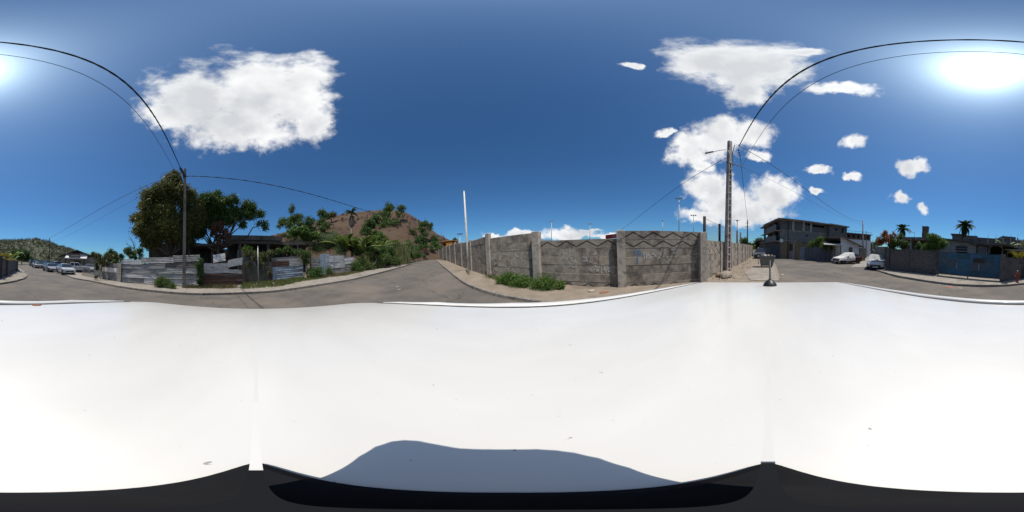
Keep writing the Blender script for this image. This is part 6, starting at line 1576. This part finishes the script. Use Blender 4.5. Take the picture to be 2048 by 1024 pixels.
# ---- three-storey block building
bA, bB, bL = gp(1560, 517.5).xy, None, None
bB = at(1687, 500, 37).xy; bL = at(1527, 500, 42).xy
b1 = Frame(bA, bB); b2 = Frame(bL, bA)
t = thing('apartment_block', 'big unfinished three-storey grey block building at the end of the road', 'building')
zt = b1.z(1562, 437); f1, f2 = b1.z(1570, 481.5), b1.z(1570, 460.5)
BG = pm('raw_block', (.14, .13, .12), (.09, .084, .078), 2.5, .95, .3, c3=(.085, .08, .076), s3=.5); PG = pm('grey_render', (.20, .19, .178), (.145, .138, .13), 1.5, .95, .2, c3=(.13, .126, .12), s3=.6)
ue = b1.u(1652)
hol = [(b1.u(1609), b1.u(1613.5), zt - .75, zt - .35), (b1.u(1614.5), b1.u(1620.5), zt - .8, zt - .4), (b1.u(1623), b1.u(1651), zt - .95, zt - .5)]
mb = MB(); b1.wall(mb, 0, ue, f2 + .1, zt - .2, hol, -.2, 0); mb.build('upper_wall', BG, t)
mb = MB(); b1.wall(mb, 0, ue, f1 + .1, f2 - .1, [(b1.u(1611), b1.u(1614), f2 - .9, f2 - .5)], -.2, .03); mb.build('middle_wall', PG, t)
b1.box(MB(), 0, ue, -.2, .0, 0, f1 - .1).build('ground_wall', pm('ochre_wall', (.23, .18, .10), (.17, .13, .08), 2, .95, c3=(.13, .11, .09), s3=.6), t)
for z in (f1, f2): b1.box(MB(), -.1, ue, -.25, .06, z - .098, z + .098).build('floor_slab', CONC(), t)
mb = MB(); b1.wall(mb, ue + .02, b1.L, 0, zt - .25, [(b1.u(1663), b1.u(1668), zt - 1.3, zt - .8), (b1.u(1675.5), b1.u(1680), zt - 1.6, zt - .6)], -.2, .9); mb.build('stair_tower', BG, t)
b1.box(MB(), b1.u(1661), b1.u(1682), -.5, -.4, 2, zt - .3).build('shade_panel', SHADE_DARK(), t); b1.box(MB(), .3, ue, -.9, -.8, f1, zt - .3).build('shade_panel', SHADE_DARK(), t)
b1.box(MB(), -.6, ue + .3, -9, .6, zt - .198, zt).build('roof_slab', CONC(), t); b1.box(MB(), ue - .2, b1.L + .4, -9, 1.3, zt - .248, zt - .02).build('roof_slab', CONC(), t)
for px in (1585, 1606, 1620.5): u = b1.u(px); b1.box(MB(), u - .22, u + .22, .002, .05, f2 + .1, zt - .2).build('pilaster', CONC_LIGHT(), t)
# street front of the same building: balconies and openings
ho2 = []
for k in range(3):
    for z in (f1, f2): ho2.append((b2.L * (.12 + .3 * k), b2.L * (.30 + .3 * k), z + .95, z + 2.0))
mb = MB(); b2.wall(mb, 0, b2.L, 0, zt - .3, ho2, -.2, -.02); mb.build('street_wall', BG, t)
b2.box(MB(), .2, b2.L, -1.5, -1.4, 0, zt - .4).build('shade_panel', SHADE_DARK(), t)
for z in (f1, f2): b2.box(MB(), b2.L * .05, b2.L, -.018, .9, z - .15, z).build('balcony_floor', CONC(), t); b2.box(MB(), b2.L * .45, b2.L, .8, .9, z + .002, z + .95).build('balcony_wall', PG, t)
b2.box(MB(), -.3, b2.L, -9, .9, zt - .298, zt - .1).build('roof_slab', CONC(), t)
# shop front, gates and yard walls before it
fY = Frame(gp(1563, 515.5).xy, gp(1610, 521).xy); t = thing('shop_front', 'grey and white double doors with barred windows in the big building', 'shop front')
fY.box(MB(), fY.u(1564), fY.u(1587), -.1, .02, 0, 2.9).build('frame', pm('pale_frame', (.30, .29, .28), (.24, .23, .22), 5, .9), t)
for px in (1566, 1576.5): a, b = fY.u(px), fY.u(px + 9); fY.box(MB(), a, b, .022, .05, .15, 1.35).build('door_leaf', pm('door_grey', (.30, .31, .34), (.24, .25, .28), 5, .7), t); fY.box(MB(), a, b, .022, .04, 1.45, 2.7).build('barred_window', pm('bar_brown', (.10, .06, .05), (.06, .04, .035), 9, .8), t)
fY.box(MB(), fY.u(1571), fY.u(1574), .052, .06, .5, 1.3).build('poster', pm('poster_blue', (.05, .09, .2), (.04, .07, .15), 5, .7), t)
fY.box(MB(), fY.u(1588), fY.u(1599), -.1, .01, 0, 1.6).build('ochre_panel', pm('ochre_wall', (.23, .18, .10)), t)
fZ = Frame(gp(1599, 520).xy, gp(1660, 523.5).xy); t = thing('yard_wall', 'blue-grey painted yard wall with a pale blue gate', 'wall')
for k, px in enumerate((1600, 1604.5)): fZ.box(MB(), fZ.u(px), fZ.u(px + 4.2), -.05, .02, .05, 2.1).build('gate_leaf', pm('gate_pale_blue', (.16, .20, .25), (.12, .15, .19), 5, .7), t)
for k in range(6): a = fZ.u(1609) + (fZ.u(1660) - fZ.u(1609)) * k / 6; b = fZ.u(1609) + (fZ.u(1660) - fZ.u(1609)) * (k + 1) / 6; fZ.box(MB(), a + .01, b - .01, -.15, .008 * (k % 2), 0, 2.1).build('panel', pm('slate_wall', (.10, .105, .125), (.075, .08, .095), 3, .9, c3=(.13, .125, .12), s3=.8), t)
fU = Frame(at(1528, 500, 38).xy, gp(1562, 515.5).xy); t = thing('yard_wall', 'low grey wall along the street front of the big building', 'wall'); fU.box(MB(), 0, fU.L * .97, -.15, 0, 0, 1.75).build('panel', PG, t); fU.box(MB(), 0, fU.L * .97, -.2, .04, 1.752, 1.83).build('coping', CONC(), t)
p = at(1563, 481.5, 28.3); t = thing('satellite_dish', 'white satellite dish on the corner of the big building', 'satellite dish', p); MB().lathe([(.02, .0), (.25, .05), (.36, .12), (.37, .12), (.26, .04), (.02, -.02)], 16, axis='x').build('dish', WHITE(), t, True); MB().tube([(0, 0, 0), (.3, .3, -.1), (.9, .5, -.1)], .03, 5).build('arm', STEEL(), t)
tree('lime_tree', 'feathery bright green tree over the blue-grey yard wall', polar(1640, 26.5), [lobe(1630, 488, 26, 14, 8), lobe(1648, 492, 25.5, 13, 9), lobe(1622, 494, 26, 9, 7), lobe(1638, 480, 26.5, 9, 6), lobe(1656, 498, 25, 8, 8)], 6500, .19, BRIGHT, 101, r=.08, width=.2, shell=.4)
# small white house with a lean-to
w1 = Frame(gp(1682, 524.5).xy, gp(1717, 522.5).xy); t = thing('white_house', 'small white gabled house with one shuttered window by the lane', 'house')
zl_, zr_ = w1.z(1684, 475.5), w1.z(1716, 490); wi = (w1.u(1697), w1.u(1705), w1.z(1700, 506), w1.z(1700, 494.5))
mb = MB(); w1.wall(mb, 0, w1.L, 0, zr_, [wi], -.2, 0); mb.build('wall', WHITE(), t)
MB().hexa([w1.p(0, -.2, zr_ + .001), w1.p(w1.L, -.2, zr_ + .001), w1.p(w1.L, 0, zr_ + .001), w1.p(0, 0, zr_ + .001)], [w1.p(0, -.2, zl_), w1.p(w1.L, -.2, zr_ + .05), w1.p(w1.L, 0, zr_ + .05), w1.p(0, 0, zl_)]).build('gable', WHITE(), t)
sh = w1.box(MB(), wi[0], wi[1], -.15, -.08, wi[2], wi[3]).build('shutter', pm('shutter_brown', (.14, .12, .10), (.1, .085, .07), 5, .8), t)
for k in range(6): w1.box(MB(), wi[0] + .03, wi[1] - .03, -.078, -.06, lerp(wi[2], wi[3], (k + .15) / 6), lerp(wi[2], wi[3], (k + .8) / 6)).build('slat', pm('shutter_brown', (.14, .12, .10)), sh)
w1.box(MB(), 0, w1.L, -5, -.21, 0, zr_).build('body', WHITE(), t)
MB().hexa([w1.p(-.4, -5.3, zl_ + .05), w1.p(w1.L + 1.0, -5.3, zr_ - .35), w1.p(w1.L + 1.0, .45, zr_ - .35), w1.p(-.4, .45, zl_ + .05)], [w1.p(-.4, -5.3, zl_ + .15), w1.p(w1.L + 1.0, -5.3, zr_ - .25), w1.p(w1.L + 1.0, .45, zr_ - .25), w1.p(-.4, .45, zl_ + .15)]).build('roof', pm('old_tin', (.20, .17, .14), (.12, .10, .085), 4, .7), t)
w1.box(MB(), w1.L + .05, w1.L + 2.3, -3, -.1, 0, zr_ - .5).build('side_room', pm('tan_wall', (.22, .19, .15), (.16, .14, .11), 4, .9), t)
wl = Frame(gp(1655, 524).xy, gp(1681, 524.5).xy); t = thing('lean_to', 'open lean-to with a pale tin roof beside the white house', 'shed')
zL = wl.z(1668, 489); MB().hexa([wl.p(-.6, -3, zL + .35), wl.p(wl.L, -3, zL + .35), wl.p(wl.L, .6, zL - .1), wl.p(-.6, .6, zL - .1)], [wl.p(-.6, -3, zL + .4), wl.p(wl.L, -3, zL + .4), wl.p(wl.L, .6, zL - .05), wl.p(-.6, .6, zL - .05)]).build('roof', ZINC_PALE(), t)
wl.box(MB(), 0, wl.L, -2.8, -2.7, 0, zL + .3).build('back_wall', pm('tan_wall', (.22, .19, .15)), t)
for u in (.1, wl.L * .5, wl.L - .1): wl.box(MB(), u - .05, u + .05, .3, .4, 0, zL - .1).build('post', WOODD(), t)
# far brown house, lane walls
k1 = Frame(at(1688, 500, 48).xy, at(1741, 500, 52).xy); t = thing('brown_house', 'distant two-storey house with railed brown roof terrace behind the lane poles', 'house')
zk1, zk2 = k1.z(1700, 478), k1.z(1700, 467); k1.box(MB(), 0, k1.L, -8, 0, 0, zk1).build('lower_wall', WHITE(), t)
mb = MB(); k1.wall(mb, .2, k1.L - .2, zk1 + .002, zk2, [(k1.L * .1 + 1.6 * k, k1.L * .1 + 1.6 * k + .8, zk1 + .5, zk2 - .4) for k in range(5)], -.2, .1); mb.build('upper_wall', pm('brown_brick', (.14, .085, .06), (.10, .06, .045), 5, .9), t)
k1.box(MB(), .2, k1.L - .2, -6, -.3, zk1, zk2 - .05).build('shade_panel', SHADE_DARK(), t); k1.box(MB(), -.3, k1.L + .3, -8, .5, zk2 + .004, zk2 + .2).build('roof_slab', CONC_DARK(), t)
for k in range(9): q = k1.L * k / 8; MB().tube([k1.p(q, .3, zk2 + .2), k1.p(q, .3, zk2 + .8)], .03, 4).build('baluster', DKW, t)
k1.box(MB(), 0, k1.L, .27, .33, zk2 + .78, zk2 + .84).build('railing', DKW, t)
l1 = Frame(gp(1751, 534).xy, gp(1768, 538).xy); t = thing('lane_wall', 'pale rendered wall end beside the covered silver car', 'wall'); l1.box(MB(), -.5, l1.L, -.3, 0, 0, 2.3).build('panel', PG, t); l1.box(MB(), -.55, l1.L + .05, -.35, .05, 2.302, 2.38).build('coping', CONC(), t)
l2 = Frame(at(1741, 500, 44).xy, at(1752, 500, 24).xy); t = thing('lane_wall', 'long wall running down the right side of the lane', 'wall'); l2.box(MB(), 0, l2.L, -.2, 0, 0, 1.9).build('panel', DKB, t); l2.box(MB(), 0, l2.L, -.24, .04, 1.902, 1.97).build('coping', CONC_DARK(), t)
l3 = Frame(at(1729, 500, 33).xy, at(1737, 500, 60).xy); t = thing('lane_fence', 'patched board fence down the left side of the lane', 'fence')
for k in range(10): l3.box(MB(), l3.L * k / 10, l3.L * (k + .96) / 10, -.06, .02 * (k % 2), 0, 1.7 + .15 * (k % 3)).build('board', (RUST(), ZINC_BLUE(), WOODD())[k % 3], t)
tree('lane_tree', 'dark tree closing the far end of the lane', polar(1752, 70), [lobe(1748, 492, 70, 8, 8), lobe(1756, 484, 66, 8, 9), lobe(1740, 498, 75, 7, 6)], 2400, .5, DEEP, 103, r=.2)
tree('street_tree', 'dark leafy tree at the far end of the street past the cross-armed pole', polar(1487, 48), [lobe(1488, 480, 46, 8, 10), lobe(1496, 492, 46, 10, 8), lobe(1510, 490, 50, 9, 7), lobe(1518, 484, 52, 7, 6)], 4200, .4, MIDG, 104, r=.2)
e1 = Frame(at(1512, 500, 52).xy, at(1530, 500, 46).xy); t = thing('street_house', 'far pink and tan house down the street beside the big building', 'house')
ze = e1.z(1520, 482); mb = MB(); e1.wall(mb, 0, e1.L, 0, ze, [(e1.L * .2, e1.L * .4, 1, 2.1), (e1.L * .6, e1.L * .8, 1, 2.1)], -.2, 0); mb.build('wall', pm('pink_wall', (.25, .17, .14), (.18, .12, .1), 4, .9), t); e1.box(MB(), -.6, e1.L + .3, -6, .8, ze + .002, ze + .2).build('roof', pm('old_tin', (.20, .17, .14)), t); e1.box(MB(), 0, e1.L, -1, -.9, 0, ze).build('shade_panel', SHADE_DARK(), t)
# ---- up the lane on the left: sheds and the orange house
o1 = Frame(at(881, 500, 66).xy, at(905, 500, 62).xy); t = thing('orange_house', 'small bright orange house with an arched porch up the road', 'house'); g0 = gz(*o1.A)
ORG = pm('orange_wall', (.50, .21, .035), (.42, .17, .03), 4, .9); za = o1.z(889, 483)
arch_wall(o1, 0, o1.L, g0 - 1, za, [(o1.L * .3, o1.L * .2, o1.z(889, 497), o1.z(889, 489))], ORG, t); o1.box(MB(), 0, o1.L, -4, -2, g0 - 1, za - .05).build('body', ORG, t); o1.box(MB(), -.3, o1.L + .3, -4.2, .3, za + .003, za + .18).build('roof_slab', pm('orange_trim', (.55, .30, .10)), t)
wn = o1.box(MB(), o1.L * .72, o1.L * .84, .002, .03, o1.z(900, 494), o1.z(900, 488)).build('window', glassm(), t); 
o2 = Frame(gp(846, 518).xy, gp(882, 512.6).xy); o2 = Frame(at(846, 500, 46).xy, at(880, 500, 60).xy); t = thing('roadside_fence', 'blue and grey sheet fence up the road before the orange house', 'fence')
for k in range(9):
    q = o2.p(o2.L * k / 9, 0, 0); g0 = gz(q.x, q.y); o2.box(MB(), o2.L * k / 9, o2.L * (k + .97) / 9, -.05, .03 * (k % 2), g0 - .2, g0 + 1.9 + .2 * (k % 2)).build('sheet', (ZINC_BLUE(), ZINC_BLUE(), RUST(), ZINC())[k % 4], t)
p = gp(868, 516.5); rock('boulder', 'pale boulder at the road edge before the blue sheets', p, .45, PALE, 33, (1.1, .8, .8), 'boulder')
for px, lab in ((882, 'left one of two white gate posts beside the orange house'), (885.5, 'right one of two white gate posts beside the orange house')):
    q = polar(px, 58); t = thing('gate_post', lab, 'post', q, 0, 'white gate posts'); MB().box(-.15, .15, -.15, .15, -.2, 1.8).build('shaft', WHITE(), t); MB().box(-.19, .19, -.19, .19, 1.802, 1.9).build('cap', WHITE(), t)
# ---- litter on the road
def litter(label, px, py, c, w_, l_, rz, dz=.0):
    p = gp(px, py, dz + .006); f = vnoise(int(px)); o = MB().grid(lambda a, b: ((a - .5) * l_, (b - .5) * w_, .012 + .01 * f(a * 3, b * 3)), 5, 4).build('litter', pm('litter_' + str(int(px)), c, None, 20, .7)); o.location = p; o.rotation_euler = (0, 0, rz)
    return tag(o, label, 'litter', 'scraps on the road')
litter('orange and white wrapper on the asphalt before the blue gate', 1899, 574.5, (.65, .16, .08), .16, .34, .2)
litter('flat white scrap right of the orange wrapper', 1920, 576.5, (.6, .6, .58), .1, .26, .5)
litter('small pale scrap at the kerb left of the orange wrapper', 1880, 570, (.5, .47, .42), .1, .14, .9)
litter('white paper scrap in the middle of the left road', 795, 573.2, (.62, .6, .57), .1, .16, .4)
litter('second white paper scrap just nearer than the first', 798, 579, (.6, .6, .58), .1, .16, 1.0)
litter('white scrap on the pavement by the mesh fence post', 530, 575, (.55, .53, .5), .12, .2, 0, .12)
litter('brown paper on the gutter by the far kerb', 919, 562.5, (.3, .2, .13), .12, .2, 0)
litter('pale scrap at the edge of the concrete apron', 1565, 549, (.6, .56, .5), .12, .28, .3)
